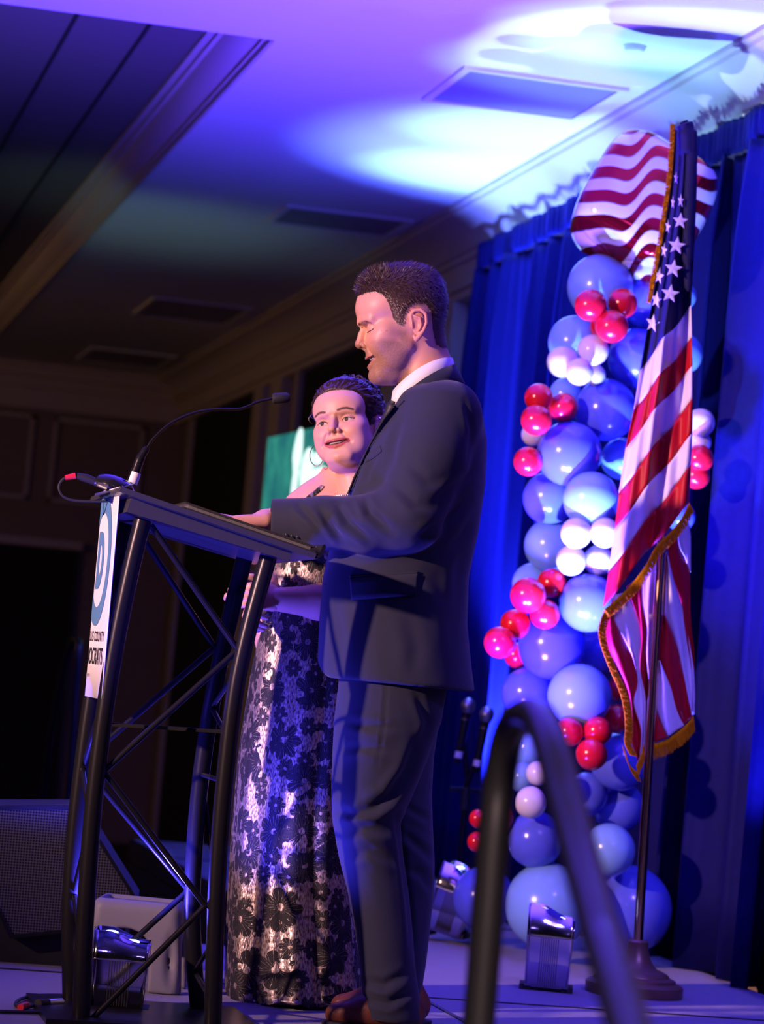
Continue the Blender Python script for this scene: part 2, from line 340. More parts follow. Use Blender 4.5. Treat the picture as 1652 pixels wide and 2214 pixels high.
# ================================================================= the setting
WX, EY, CZ = 3.25, 22.8, 2.975
def struct(name, mb, m, **k): return tag(mb.build(name, m, **k), kind='structure')
struct('floor', MB().box((-12, -6, -0.70), (WX+0.1, EY+0.2, -0.60)), 'room_carpet', smooth=False)
# the stage: carpeted decks with dark seams between them
decks = thing('floor_stage', 'grey carpeted stage platform of square decks', 'stage', (1.9, 8.0, 0)); decks['kind'] = 'structure'
del decks['category']
for i, (x0, x1) in enumerate(((0.62, 1.87), (1.88, 3.10))):
    for j, (y0, y1) in enumerate(((3.0, 5.36), (5.37, 7.735), (7.745, 10.1), (10.11, 12.5), (12.51, 13.6))):
        if i == 0 and y0 > 9: continue
        if i == 0: y1 = min(y1, 8.8)
        MB().box((x0, y0, -0.10), (x1, y1, 0.0)).build('deck', 'carpet', decks, smooth=False)
b = MB()
for y in (5.365, 7.74, 10.105, 12.505): b.box((0.62 if y < 9 else 1.88, y-0.006, -0.09), (3.10, y+0.006, 0.003))
b.box((1.869, 3.0, -0.09), (1.881, 13.6, 0.003)); b.build('seam', 'seam_black', decks, smooth=False)
MB().box((0.60, 2.98, -0.60), (1.87, 8.82, -0.10)).box((1.87, 2.98, -0.60), (3.12, 13.62, -0.10)).build('skirt', 'matte_black', decks, smooth=False)
# ceiling with the big recessed coffer at the left
CX, CY0, CY1 = 1.61, 10.0, 22.3
b = MB(); t = 0.02
b.box((-12, -6, CZ), (WX+0.1, CY0, CZ+0.3)); b.box((CX, CY0, CZ), (WX+0.1, EY+0.2, CZ+t)); b.box((-12, CY1, CZ), (CX, EY+0.2, CZ+0.3))
struct('ceiling', b, 'ceiling_paint', smooth=False)
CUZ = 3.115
b = MB(); b.box((-12, CY0-0.1, CUZ), (CX+0.1, CY1+0.1, CUZ+0.05)); struct('ceiling_coffer', b, 'coffer_shaded', smooth=False)
b = MB()
for x in (0.985, 1.25, 0.5): b.box((x, CY0, CUZ-0.006), (x+0.014, CY1, CUZ+0.01))
struct('trim_6', b, 'dark_opening', smooth=False)
def profile_y(name, prof, y0, y1, m):           # (x,z) profile swept along Y
    b = MB(); P = [[(x, y, z) for x, z in prof] for y in np.linspace(y0, y1, 2)]; b.grid(P)
    return struct(name, b, m, sharp=25)
profile_y('trim_1', [(CX+0.002, CZ-0.004), (CX-0.012, CZ-0.004), (CX-0.012, CZ+0.018), (CX-0.024, CZ+0.018), (CX-0.026, CZ+0.034), (CX-0.040, CZ+0.040), (CX-0.060, CZ+0.052), (CX-0.085, CZ+0.075), (CX-0.100, CZ+0.098), (CX-0.104, CZ+0.106), (CX-0.122, CZ+0.106), (CX-0.122, CZ+0.120), (CX-0.150, CZ+0.124), (CX-0.152, CUZ)], CY0, CY1, 'trim_paint')
# crown moulding along the stage wall
profile_y('trim_2', [(WX-0.30, CZ-0.001), (WX-0.30, CZ-0.018), (WX-0.278, CZ-0.020), (WX-0.272, CZ-0.034), (WX-0.235, CZ-0.042), (WX-0.190, CZ-0.066), (WX-0.150, CZ-0.104), (WX-0.130, CZ-0.145), (WX-0.112, CZ-0.150), (WX-0.108, CZ-0.175), (WX-0.090, CZ-0.180), (WX-0.086, CZ-0.29), (WX-0.066, CZ-0.295), (WX-0.062, CZ-0.33), (WX, CZ-0.335)], -3, EY, 'trim_paint')
b = MB(); b.box((WX, -6, -0.7), (WX+0.1, EY+0.1, CZ)); struct('wall_back', b, 'wall_paint', smooth=False)
b = MB(); b.box((-12, EY, -0.7), (WX, EY+0.1, CZ+0.3)); struct('wall_end', b, 'wall_paint', smooth=False)
b = MB(); b.box((-12.1, -6, -0.7), (-12, EY, CZ+0.3)); struct('wall_left', b, 'wall_paint', smooth=False)
# end wall: crown, panels and the dark draped opening with its pale header
b = MB()
for k, (dy, z0) in enumerate(((0.30, CZ-0.03), (0.22, CZ-0.09), (0.12, CZ-0.17), (0.06, CZ-0.33))): b.box((-4, EY-dy, z0), (WX, EY, CZ-(0.0 if k == 0 else (0.03, 0.09, 0.17)[k-1])))
struct('trim_3', b, 'trim_paint', smooth=False)
b = MB()
for x0, x1, z0, z1 in ((1.2, 2.10, 1.95, 2.60), (2.25, 2.95, 1.95, 2.60)):
    for q in ((x0, z0, x1, z0+0.03), (x0, z1-0.03, x1, z1), (x0, z0, x0+0.03, z1), (x1-0.03, z0, x1, z1)): b.box((q[0], EY-0.03, q[1]), (q[2], EY, q[3]))
struct('trim_4', b, 'trim_paint', smooth=False)
b = MB(); b.box((1.0, EY-0.06, -0.6), (2.52, EY-0.01, 1.60)); struct('door_3', b, 'dark_opening', smooth=False)
b = MB(); b.box((1.0, EY-0.09, 1.60), (2.55, EY, 1.66)); struct('trim_5', b, 'trim_paint', smooth=False)
# stage wall beyond the drape: pilasters and tall dark doorways
n = 0
for y0, y1 in ((19.35, 22.1), (15.6, 17.75)):
    n += 1
    b = MB(); b.box((WX-0.015, y0, -0.6), (WX+0.02, y1, 2.66)); d = struct('door_%d' % n, b, 'dark_opening', smooth=False)
    b = MB()
    for q in ((y0-0.10, y0), (y1, y1+0.10)): b.box((WX-0.05, q[0], -0.6), (WX, q[1], 2.66))
    b.box((WX-0.05, y0-0.10, 2.66), (WX, y1+0.10, 2.72)); b.build('frame', 'trim_paint', d, smooth=False, world=False)
b = MB()
for y0, y1 in ((13.7, 14.05), (14.9, 15.2), (18.2, 18.6), (18.9, 19.1)): b.box((WX-0.07, y0, -0.6), (WX, y1, CZ-0.33))
struct('trim_7', b, 'trim_paint', smooth=False)
# ceiling air diffusers
def diffuser(x0, x1, y0, y1, label):
    d = thing('ceiling_vent', label, 'vent', ((x0+x1)/2, (y0+y1)/2, CZ), group='square panels in the ceiling')
    b = MB(); z = CZ-0.014
    for q in ((x0-.03, y0-.03, x1+.03, y0), (x0-.03, y1, x1+.03, y1+.03), (x0-.03, y0, x0, y1), (x1, y0, x1+.03, y1)): b.box((q[0], q[1], z), (q[2], q[3], CZ))
    b.build('frame', 'ceiling_paint', d, smooth=False)
    MB().box((x0+.008, y0+.008, CZ-0.010), (x1-.008, y1-.008, CZ-0.004)).build('panel', 'vent_panel', d, smooth=False)
def dc(a, c): p = at(*a, Z=CZ); q = at(*c, Z=CZ); return min(p.x, q.x), max(p.x, q.x), min(p.y, q.y), max(p.y, q.y)
diffuser(*dc((932, 210), (1338, 190)), 'square white ceiling panel nearest, beside the bright light pools')
diffuser(*dc((590, 475), (880, 475)), 'square ceiling panel in the middle, above the man')
diffuser(2.28, 2.83, 17.6, 18.5, 'dark ceiling panel further back, left of the man')
diffuser(2.3, 2.85, 20.9, 21.8, 'farthest dark ceiling panel, near the room corner')
p = at(1373, 99, Z=CZ)
t = thing('smoke_detector', 'small round white disc on the ceiling near the bright light pool', 'detector', (p.x, p.y, CZ))
MB().lathe([(0.001, -0.02), (0.030, -0.02), (0.036, -0.012), (0.036, -0.006)], p, 24).build('cover', 'ceiling_paint', t)
MB().lathe([(0.040, -0.006), (0.040, 0.0)], p, 24).build('ring', 'ceiling_paint', t)
# drapes on their pipe
def drape(y0, y1, x, top, seed, label, amp=0.062, per=0.30):
    rn = random.Random(seed); t = thing('drape_panel', label, 'curtain', (x, (y0+y1)/2, 0), group='velvet drape panels behind the stage')
    n = int((y1-y0)/0.008); ph = [rn.random()*6.28 for _ in range(4)]
    def off(y, z):
        k = 0.45+0.55*min(1, (top-z)/0.5)
        f = 2*abs(math.sin(math.pi*y/per+ph[0]+0.7*math.sin(y*5+ph[1])))**0.7-1
        g = math.sin(2*math.pi*y/(per*2.7)+ph[2]+0.3*math.sin(z*1.3))
        h = math.sin(2*math.pi*y/(per*0.21)+ph[3])
        return k*(amp*f+amp*0.35*g)+0.006*h*(1 if z > top-0.35 else 0.35)
    zs = [0.004, 0.25, 0.6, 1.0, 1.4, 1.8, 2.1, 2.35, top-0.30, top-0.16, top-0.115]
    ys = [y0+(y1-y0)*i/n for i in range(n+1)]
    MB().grid([[(x+off(y, z), y, z) for y in ys] for z in zs]).build('cloth', 'drape_velvet', t, sharp=None, solid=0.003)
    def offh(y, z): return 0.008*math.sin(2*math.pi*y/(per*0.16)+ph[3])+0.010*math.sin(2*math.pi*y/per+ph[0])-0.008
    zs = [top-0.118, top-0.09, top-0.06, top-0.03, top]
    MB().grid([[(x+offh(y, z)*(0.6 if z < top-0.1 else 1), y, z) for y in ys] for z in zs]).build('header', 'drape_velvet', t, sharp=None, solid=0.003)
drape(11.65, 12.85, 3.09, 2.80, 1, 'blue velvet drape panel farthest left, beside the wall moulding')
drape(10.54, 11.65, 3.09, 2.80, 2, 'dark blue velvet drape panel left of the balloon column')
drape(9.43, 10.54, 3.09, 2.79, 3, 'dark blue velvet drape panel directly behind the balloon column')
drape(8.56, 9.43, 3.09, 2.79, 4, 'dark blue velvet drape panel right behind the flag')
drape(7.0, 8.55, 3.09, 2.80, 5, 'nearest dark velvet drape panel at the right edge')
# ================================================================= lectern
YN, YF = 6.75, 7.06
def P(px, py, Y): return at(px, py, Y=Y)
lx = P(330, 2214, 6.9)
lec = thing('lectern', 'black steel truss lectern with sloping top and four curved tube legs', 'lectern', (lx.x, 6.905, 0))
def leg(pts, Y):
    q = catmull([P(a, c, Y) for a, c in pts], 5)
    last = q[-1]; d = (q[-1]-q[-4]).normalized(); k = (last.z-0.012)/max(1e-3, -d.z); q.append(last+d*k)
    return MB().tube(q, 0.0205, 20).build('leg', 'powder_black', lec)
leg([(318, 1088), (290, 1200), (262, 1330), (240, 1450), (222, 1570), (204, 1720), (191, 1880), (181, 2040), (176, 2180)], YN)
leg([(286, 1088), (262, 1190), (236, 1310), (214, 1420), (195, 1530), (180, 1640), (166, 1760), (156, 1880), (151, 2000), (153, 2140)], YF)
leg([(582, 1198), (556, 1290), (530, 1390), (508, 1500), (491, 1640), (478, 1780), (469, 1920), (464, 2060), (461, 2170)], YN)
leg([(532, 1192), (501, 1320), (472, 1450), (450, 1570), (432, 1700), (421, 1830), (415, 1960), (420, 2090), (426, 2150)], YF)
def zig(pts, Y, r=0.0072):
    ps = [P(a, c, Y) if len(t) == 2 else P(a, c, t[2]) for t in pts for a, c in [t[:2]]]
    for a, c in zip(ps[:-1], ps[1:]):
        MB().tube([a, c], r, 10).build('brace', 'powder_black', lec)
zig([(326, 1135), (514, 1405), (224, 1668), (444, 1958), (196, 2206)], YN)
zig([(300, 1150), (464, 1400), (176, 1650), (408, 1925), (160, 2150)], YF)
zig([(316, 1110, YN), (254, 1260, YF), (246, 1420, YN)], YN)
zig([(228, 1500, YN), (178, 1658, YF), (196, 1780, YN), (160, 1930, YF), (184, 2100, YN)], YN)
zig([(520, 1440, YN), (458, 1530, YF), (496, 1600, YN)], YN, 0.006)
zig([(486, 1690, YN), (436, 1674, YF), (455, 1830, YF+0.0), (470, 1935, YN)], YN, 0.006)
zig([(466, 2030, YN), (420, 2100, YF), (462, 2170, YN)], YN, 0.006)
a, c = P(236, 1566, YN+0.12), P(488, 1582, YN+0.02)
MB().hexa([a+Vector((0, -.015, -.004)), c+Vector((0, -.015, -.004)), c+Vector((0, .02, -.004)), a+Vector((0, .02, -.004))],
          [a+Vector((0, -.015, .004)), c+Vector((0, -.015, .004)), c+Vector((0, .02, .004)), a+Vector((0, .02, .004))]).build('shelf_bracket', 'powder_black', lec, smooth=False)
b = MB()
for Y in (YN, YF):
    for px in (176, 461): q = P(px, 2220, Y); b.lathe([(0.03, 0.001), (0.03, 0.012), (0.022, 0.016)], (q.x-0.002, q.y, 0), 16)
b.cur = 0
q0, q1 = P(176, 2220, YN), P(461, 2220, YF)
MB().box((q0.x-0.09, YN-0.08, 0.0), (q1.x+0.06, YF+0.08, 0.012)).build('base_plate', 'powder_black', lec, smooth=False)
# sloping top: a folded tray with a lip at the low end
tA, tB = P(262, 1052, 6.62), P(688, 1198, 6.62)
ux = Vector((tB.x-tA.x, 0, tB.z-tA.z)); L = ux.length; ux.normalize(); uz = Vector((-ux.z, 0, ux.x))
def tp(s, y, h): return Vector((tA.x, 0, tA.z)) + ux*s + uz*h + Vector((0, y, 0))
Y0, Y1 = 6.62, 7.19
def slab(name, s0, s1, y0, y1, h0, h1, m, parent=lec, dh=0.0):
    return MB().hexa([tp(s0, y0, h0), tp(s1, y0, h0+dh), tp(s1, y1, h0+dh), tp(s0, y1, h0)], [tp(s0, y0, h1), tp(s1, y0, h1), tp(s1, y1, h1), tp(s0, y1, h1)]).build(name, m, parent, smooth=False)
slab('top_panel', 0, L, Y0, Y1, -0.012, 0.0, 'lectern_black')
slab('tray', 0.035, L-0.05, Y0+0.05, Y1-0.05, -0.046, -0.012, 'lectern_black', dh=0.014)
pr = [(L-0.004, -0.012), (L+0.004, -0.010), (L+0.010, -0.002), (L+0.012, 0.022), (L+0.008, 0.026), (L+0.004, 0.022), (L+0.003, 0.004), (L-0.004, 0.0)]
MB().prism([tp(s, Y0, h) for s, h in pr], (0, Y1-Y0, 0)).build('paper_stop', 'gloss_black', lec, smooth=False)
MB().tube([tp(L+0.004, Y0+0.005, -0.006), tp(0.01, Y0+0.005, -0.006)], 0.0052, 8).build('edge_trim', 'lectern_black', lec)
# open binder lying on the top
bd = thing('binder', 'thin black binder lying open on the lectern top', 'binder', tuple(tp(0.30, 6.85, 0.0)))
def slabb(name, s0, s1, y0, y1, h0, h1, m): return slab(name, s0, s1, y0, y1, h0, h1, m, bd)
slabb('cover', 0.150, L-0.004, 6.635, 7.08, 0.0008, 0.0045, 'binder_vinyl')
slabb('page_block', 0.162, L-0.016, 6.65, 7.06, 0.0045, 0.0125, 'page_edge')
slabb('flap', 0.150, L-0.008, 6.635, 6.86, 0.0127, 0.0165, 'binder_vinyl')
# ----------------------------------------------------------------- curved sign on the lectern front
def px_at_z(p0, p1, z, Y):
    a, c = at(*p0, Y=Y), at(*p1, Y=Y); t = (z-a.z)/(c.z-a.z); return a.x+(c.x-a.x)*t
SW, YC = 0.40, 6.935
YNE = YC-SW/2
zt, zb = at(260, 1052, Y=YNE).z, at(220, 1512, Y=YNE).z
def sgn(u, v, off=0.0):      # u 0..1 from far (reader's left) to near, v 0..1 bottom to top
    Y = YC+SW*(0.5-u); z = zb+(zt-zb)*v
    x = px_at_z((260, 1052), (220, 1512), z, YNE) - 0.022*(Y-YNE) + 3.2*max(0.0, Y-(YC+SW*0.15))**2
    return Vector((x-off, Y, z))
sp = sgn(0.5, 0)
sg = thing('podium_sign', 'curved white card sign with blue letter D logo on the lectern front', 'sign', tuple(sp))
MB().grid([[sgn(u, v) for u in np.linspace(0, 1, 33)] for v in np.linspace(0, 1, 5)]).build('card', 'white_card', sg, solid=0.0024, sharp=None)
asp = (zt-zb)/SW
def ring(cu, cv, ru0, ru1, name, m, n=72):
    b = MB(); rows = []
    for i in range(n+1):
        a = 2*math.pi*i/n
        rows.append([sgn(cu+r*math.cos(a), cv+r*math.sin(a)/asp, 0.0022) for r in np.linspace(ru0, ru1, 5)])
    return b.grid(rows).build(name, m, sg)
LCU, LCV = 0.50, 0.66
ring(LCU, LCV, 0.275, 0.385, 'logo_ring', 'logo_blue')
# letter D: straight stem and a bowl, as strips that follow the card
def dpt(t, k):   # t along the bowl -1..1, k 0 inner 1 outer
    a = t*math.pi/2; ro = 0.150+0.0*k
    r = 0.075+0.075*k; return (LCU-0.03+r*1.05*math.cos(a), LCV+(0.085+0.075*k)*math.sin(a)/asp*1.05)
b = MB(); b.grid([[sgn(*dpt(t, k), 0.0022) for k in np.linspace(0, 1, 4)] for t in np.linspace(-1, 1, 25)])
h1, h0 = 0.16*1.05/asp, 0.085*1.05/asp
for (u0, u1, v0, v1) in ((LCU-0.125, LCU-0.05, LCV-h1, LCV+h1), (LCU-0.05, LCU-0.03, LCV+h0, LCV+h1), (LCU-0.05, LCU-0.03, LCV-h1, LCV-h0)):
    b.grid([[sgn(u, v, 0.0022) for u in np.linspace(u0, u1, 5)] for v in np.linspace(v0, v1, 5)])
b.build('logo_letter', 'logo_blue', sg)
def text_on_sign(txt, u0, u1, v0, v1, m, name):
    cu = bpy.data.curves.new('tmp_text', 'FONT'); cu.body = txt; cu.resolution_u = 4; cu.offset = 0.012
    to = bpy.data.objects.new('tmp_text', cu); COL.objects.link(to)
    dg = bpy.context.evaluated_depsgraph_get(); me = bpy.data.meshes.new_from_object(to.evaluated_get(dg))
    v = np.array([q.co[:] for q in me.vertices]); f = [tuple(p.vertices) for p in me.polygons]
    bpy.data.objects.remove(to); bpy.data.curves.remove(cu); bpy.data.meshes.remove(me)
    x0, x1, y0, y1 = v[:, 0].min(), v[:, 0].max(), v[:, 1].min(), v[:, 1].max()
    b = MB(); b.add([sgn(u0+(u1-u0)*(q[0]-x0)/(x1-x0), v0+(v1-v0)*(q[1]-y0)/(y1-y0), 0.0024) for q in v], f)
    return b.build(name, m, sg, smooth=False)
text_on_sign('ST. LOUIS COUNTY', 0.09, 0.91, 0.268, 0.318, 'print_black', 'lettering')
text_on_sign('DEMOCRATS', 0.09, 0.91, 0.158, 0.240, 'print_black', 'lettering')
text_on_sign('stlouiscountydems', 0.22, 0.46, 0.092, 0.118, 'print_grey', 'lettering')
# ----------------------------------------------------------------- gooseneck microphone
YM = 6.93
mq = [P(*q, YM) for q in ((283, 1046), (292, 1022), (304, 990), (318, 968))]
gm = thing('gooseneck_microphone', 'black gooseneck microphone arching over the lectern with foam tip', 'microphone', tuple(mq[0]))
MB().tube(catmull(mq, 4), [0.012]*5+[0.011]*4+[0.009]*3+[0.006], 16).build('shaft', 'powder_black', gm)
tagm = MB().tube([mq[0].lerp(mq[1], 0.0)+Vector((0.002, -0.002, 0)), mq[1]+Vector((0.002, -0.002, 0))], 0.0125, 16); tagm.build('paper_label', 'white_card', gm)
gp = [P(*q, YM) for q in ((318, 968), (335, 945), (370, 915), (420, 893), (470, 885), (520, 884), (556, 870), (592, 861))]
MB().tube(catmull(gp, 6), 0.0033, 10).build('gooseneck', 'powder_black', gm)
h0, h1 = P(588, 862, YM), P(627, 860, YM); hd = h1-h0
MB().tube([h0+hd*t for t in (0, 0.04, 0.15, 0.5, 0.85, 0.97, 1.0)], [0.004, 0.0105, 0.0125, 0.0128, 0.0122, 0.009, 0.003], 20).build('foam_tip', 'matte_black', gm)
# mic base with plate, plug and cable loop
mb0 = P(246, 1062, YM)
mbs = thing('conference_unit', 'black domed microphone base with plug and cable at the lectern edge', 'microphone', tuple(mb0))
MB().hexa(*[[P(a, c, y)+Vector((0, 0, z)) for a, c, y in ((205, 1072, 6.80), (292, 1046, 6.80), (292, 1044, 7.0), (205, 1068, 7.0))] for z in (-0.002, 0.001)]).build('plate', 'satin_metal', mbs, smooth=False)
m3 = Matrix.Rotation(R(14), 3, 'Y')
MB().lathe([(0.050, 0.0), (0.050, 0.008), (0.044, 0.018), (0.030, 0.026), (0.012, 0.029), (0.001, 0.029)], P(246, 1056, 6.9), 24, m3).build('dome', 'gloss_black', mbs)
MB().tube([P(232, 1052, 6.9), P(205, 1041, 6.9)], 0.0095, 16).build('connector_shell', 'satin_metal', mbs)
MB().tube([P(207, 1042, 6.9), P(186, 1034, 6.9), P(166, 1029, 6.9)], [0.0092, 0.010, 0.007], 16).build('connector_boot', 'matte_black', mbs)
MB().tube([P(163, 1029, 6.9), P(141, 1033, 6.9)], [0.0075, 0.006], 12).build('cable_clip', 'red_plastic', mbs)
MB().tube(catmull([P(*q, 6.9) for q in ((150, 1032), (136, 1036), (127, 1053), (136, 1073), (160, 1082), (200, 1084), (235, 1084))], 6), 0.0028, 8).build('cable', 'matte_black', mbs)
# ================================================================= stair handrails
def rail(name, label, pts, r, cat='handrail'):
    q = catmull(pts, 8); t = thing(name, label, cat, (pts[0].x, pts[0].y, pts[0].z if pts[0].z > -0.55 else -0.6))
    MB().tube(q, r, 24).build('tube', 'rail_black', t)
    for e in (q[0], q[-1]): MB().lathe([(r*2.0, 0.0), (r*2.0, 0.006), (r*1.2, 0.010)], (e.x, e.y, e.z-0.002), 20).build('foot_flange', 'rail_black', t)
    return t
Yr = 3.55
pts = [P(1030, 2300, Yr), P(1036, 2200, Yr), P(1052, 2000, Yr), P(1068, 1800, Yr), P(1080, 1690, Yr), P(1096, 1600, Yr-.02), P(1118, 1558, Yr-.06), P(1144, 1545, Yr-.13), P(1170, 1560, Yr-.22), P(1196, 1625, Yr-.34), P(1225, 1740, Yr-.47), P(1268, 1900, Yr-.66), P(1352, 2200, Yr-1.02), P(1400, 2360, Yr-1.2)]
pts[0] = Vector((pts[1].x, pts[1].y, 0.003)); d = (pts[-1]-pts[-3]); e = pts[-1]+d*((pts[-1].z+0.597)/-d.z); pts.append(e)
rail('stair_handrail', 'black steel stair handrail arching in the near foreground', pts, 0.0205)
Y2 = 13.3
pts = [P(150, 1712, Y2), P(158, 1600, Y2), P(165, 1480, Y2), P(171, 1410, Y2), P(170, 1388, Y2+.04), P(162, 1384, Y2+.1), P(148, 1410, Y2+.2), P(128, 1500, Y2+.4), P(110, 1600, Y2+.6), P(92, 1740, Y2+.9)]
pts.insert(0, Vector((pts[0].x, pts[0].y, -0.597))); d = pts[-1]-pts[-2]; pts.append(pts[-1]+d*((pts[-1].z+0.597)/-d.z))
rail('stair_handrail', 'thin far stair handrail behind the lectern at the dark left side', pts, 0.018)
# ================================================================= wireless uplights
def uplight(loc, rotz, label, tilt=0.0, sc=1.0):
    t = thing('uplight', label, 'stage light', loc, rotz, 'chrome wireless uplights on the stage')
    W2, D2, H = 0.066, 0.060, 0.205
    def topz(x): s = min(1, max(0, (x+W2*0.55)/(W2*1.3))); return H+0.030*(1-(s*s*(3-2*s)))
    mt = Matrix.Rotation(tilt, 4, 'Y')
    def pt(x, y, z): return mt @ Vector((x, y, z))
    xs = np.linspace(-W2, W2, 14); b = MB()
    tap = lambda z: 0.90+0.10*(z/H)
    for sy in (-1, 1):                                     # front and back shells with the wave edge
        b.grid([[pt(x*tap(z if k < 3 else H), sy*D2*tap(z), z if k < 3 else topz(x)) for x in xs] for k, z in enumerate((0.012, 0.08, 0.15, H))])
    for sx in (-1, 1):
        b.grid([[pt(sx*W2*tap(z if k < 3 else H), y, z if k < 3 else topz(sx*W2)) for y in np.linspace(-D2, D2, 4)] for k, z in enumerate((0.012, 0.08, 0.15, H))])
    b.build('shell', 'chrome', t, world=False, solid=0.003)
    b = MB(); b.grid([[pt(x*0.93, y, topz(x)-0.016) for x in xs] for y in np.linspace(-D2*.93, D2*.93, 3)])
    b.build('lens_plate', 'gloss_black', t, world=False)
    for x in (-0.03, 0.022):
        for y in (-0.025, 0.025):
            c = pt(x, y, topz(x)-0.014); MB().lathe([(0.016, 0), (0.016, 0.004), (0.010, 0.007), (0.001, 0.008)], c, 16).build('lens', 'lamp_lens', t, world=False)
    MB().box((-W2*.99, -D2*.99-0.002, 0.150), (W2*.99, D2*.99+0.002, 0.153), mt).build('seam_strip', 'satin_metal', t, world=False, smooth=False)
    for i in range(9):
        x = -0.024+i*0.006
        MB().box((x-0.0009, -D2*0.985-0.0022, 0.02), (x+0.0009, -D2*0.93, 0.149), mt).build('rib', 'seam_black', t, world=False, smooth=False)
    for sx in (-1, 1):
        MB().box((sx*W2*.9-0.016, -D2*.85, 0.0), (sx*W2*.9+0.016, D2*.85, 0.016), None if not tilt else Matrix.Translation((0, 0, -0.0)) ).build('foot', 'matte_black', t, world=False, smooth=False)
    t.scale = (1, 1, sc); return t
q = at(258, 2218, Y=6.95)
uplight((q.x, 7.02, 0), R(-10), 'chrome uplight standing under the lectern legs', sc=0.8)
q = at(1180, 2140, Z=0)
uplight((q.x, q.y, 0), R(-16), 'chrome uplight in front of the balloon column by the flag base')
q = at(960, 2036, Z=0)
t = uplight((q.x, q.y, 0.018), R(-30), 'tilted chrome uplight behind the man beside the big balloons', tilt=R(14))
# lamps inside the uplights
for (x, y, tx, ty, tz, pw) in ((0.95, 7.02, 1.02, 7.0, 2.9, 85),):
    spot('uplight_lamp', (x, y, 0.22), (tx, ty, tz), pw, (0.07, 0.05, 1.0), 166, 0.3, 0.03)
# ================================================================= two handheld microphones on a stand
YS = 10.3
def handmic(head, tail, label):
    a, c = P(*head, YS), P(*tail, YS); d = (c-a); L_ = d.length; u = d/L_
    t = thing('handheld_microphone', label, 'microphone', tuple(a), group='handheld microphones behind the man')
    MB().tube([a-u*0.026, a-u*0.018, a-u*0.004, a+u*0.010, a+u*0.022, a+u*0.030], [0.006, 0.019, 0.0255, 0.0255, 0.021, 0.017], 20).build('grille', 'steel_mesh', t)
    MB().tube([a+u*0.028, a+u*0.06, a+u*0.10, a+u*(L_-0.03)], [0.0165, 0.0150, 0.0145, 0.0125], 18).build('body', 'gloss_black', t)
    MB().tube([a+u*0.050, a+u*0.056], 0.0165, 18).build('ring', 'chrome', t)
    MB().tube([a+u*(L_-0.045), a+u*(L_-0.022)], 0.0135, 18).build('label_band', 'white_card', t)
    MB().tube([a+u*(L_-0.03), a+u*L_], [0.0125, 0.011], 18).build('tail', 'gloss_black', t)
handmic((1013, 1524), (988, 1652), 'handheld microphone on stand, left one of two behind the man')
handmic((1053, 1543), (1028, 1670), 'handheld microphone on stand, right one of two behind the man')
sb_ = P(1000, 1720, YS)
st = thing('microphone_stand', 'black microphone stand with crossbar behind the man', 'stand', (sb_.x, YS+0.05, 0))
for a, c in (((1001, 1600), (1012, 1690)), ((1040, 1620), (1012, 1690))): MB().tube([P(*a, YS+0.03), P(*c, YS+0.05)], 0.009, 10).build('clip_arm', 'gloss_black', st)
top = P(1010, 1690, YS+0.05); MB().tube([top, Vector((top.x, top.y, 0.05))], 0.0115, 14).build('pole', 'gloss_black', st)
MB().tube([top+Vector((0, 0, -0.10)), top+Vector((0, 0, -0.02))], 0.017, 14).build('collar', 'matte_black', st)
MB().tube([top+Vector((-.06, 0, -0.03)), top+Vector((.06, 0, -0.03))], 0.010, 10).build('crossbar', 'gloss_black', st)
for k in range(3):
    a = R(90+120*k); MB().tube([Vector((top.x, top.y, 0.16)), Vector((top.x+0.2*math.cos(a), top.y+0.2*math.sin(a), 0.012))], 0.009, 10).build('leg', 'gloss_black', st)
# ================================================================= wedge monitor speaker
YW = 7.85
poly = [P(*q, YW) for q in ((-90, 1742), (172, 1742), (300, 1948), (262, 2004), (22, 2030), (-90, 1800))]
wz = thing('monitor_speaker', 'black stage monitor wedge with perforated metal grille at the left', 'speaker', (poly[4].x, YW+0.15, 0))
cen = sum(poly, Vector())/6
fl = [Vector((p.x, p.y, p.z)) for p in poly]
body = [p+(cen-p)*0.0 for p in fl]
MB().prism([p+Vector((0, 0.012, 0)) for p in body], (0.05, 0.34, 0)).build('cabinet', 'matte_black', wz, smooth=False)
bx0, bx1 = P(-60, 2000, YW).x, P(280, 1990, YW).x
MB().hexa([Vector((bx0, YW+0.06, 0)), Vector((bx1, YW+0.06, 0)), Vector((bx1+.05, YW+0.34, 0)), Vector((bx0+.05, YW+0.34, 0))],
          [Vector((bx0, YW+0.06, 0.24)), Vector((bx1, YW+0.06, 0.2)), Vector((bx1+.05, YW+0.34, 0.2)), Vector((bx0+.05, YW+0.34, 0.24))]).build('base', 'matte_black', wz, smooth=False)
inn = [p+(cen-p)*0.055 for p in fl]; b = MB(); n = 6
b.add([p+Vector((0, y, 0)) for y in (0, 0.014) for p in fl]+[p+Vector((0, y, 0)) for y in (0, 0.014) for p in inn],
      [(i, (i+1) % n, 12+(i+1) % n, 12+i) for i in range(n)]+[(i, (i+1) % n, 6+(i+1) % n, 6+i) for i in range(n)]+[(12+i, 12+(i+1) % n, 18+(i+1) % n, 18+i) for i in range(n)])
b.build('frame', 'powder_black', wz, smooth=False)
MB().add([p+Vector((0, 0.006, 0)) for p in inn], [tuple(range(6))]).build('grille', 'speaker_grille', wz, smooth=False)
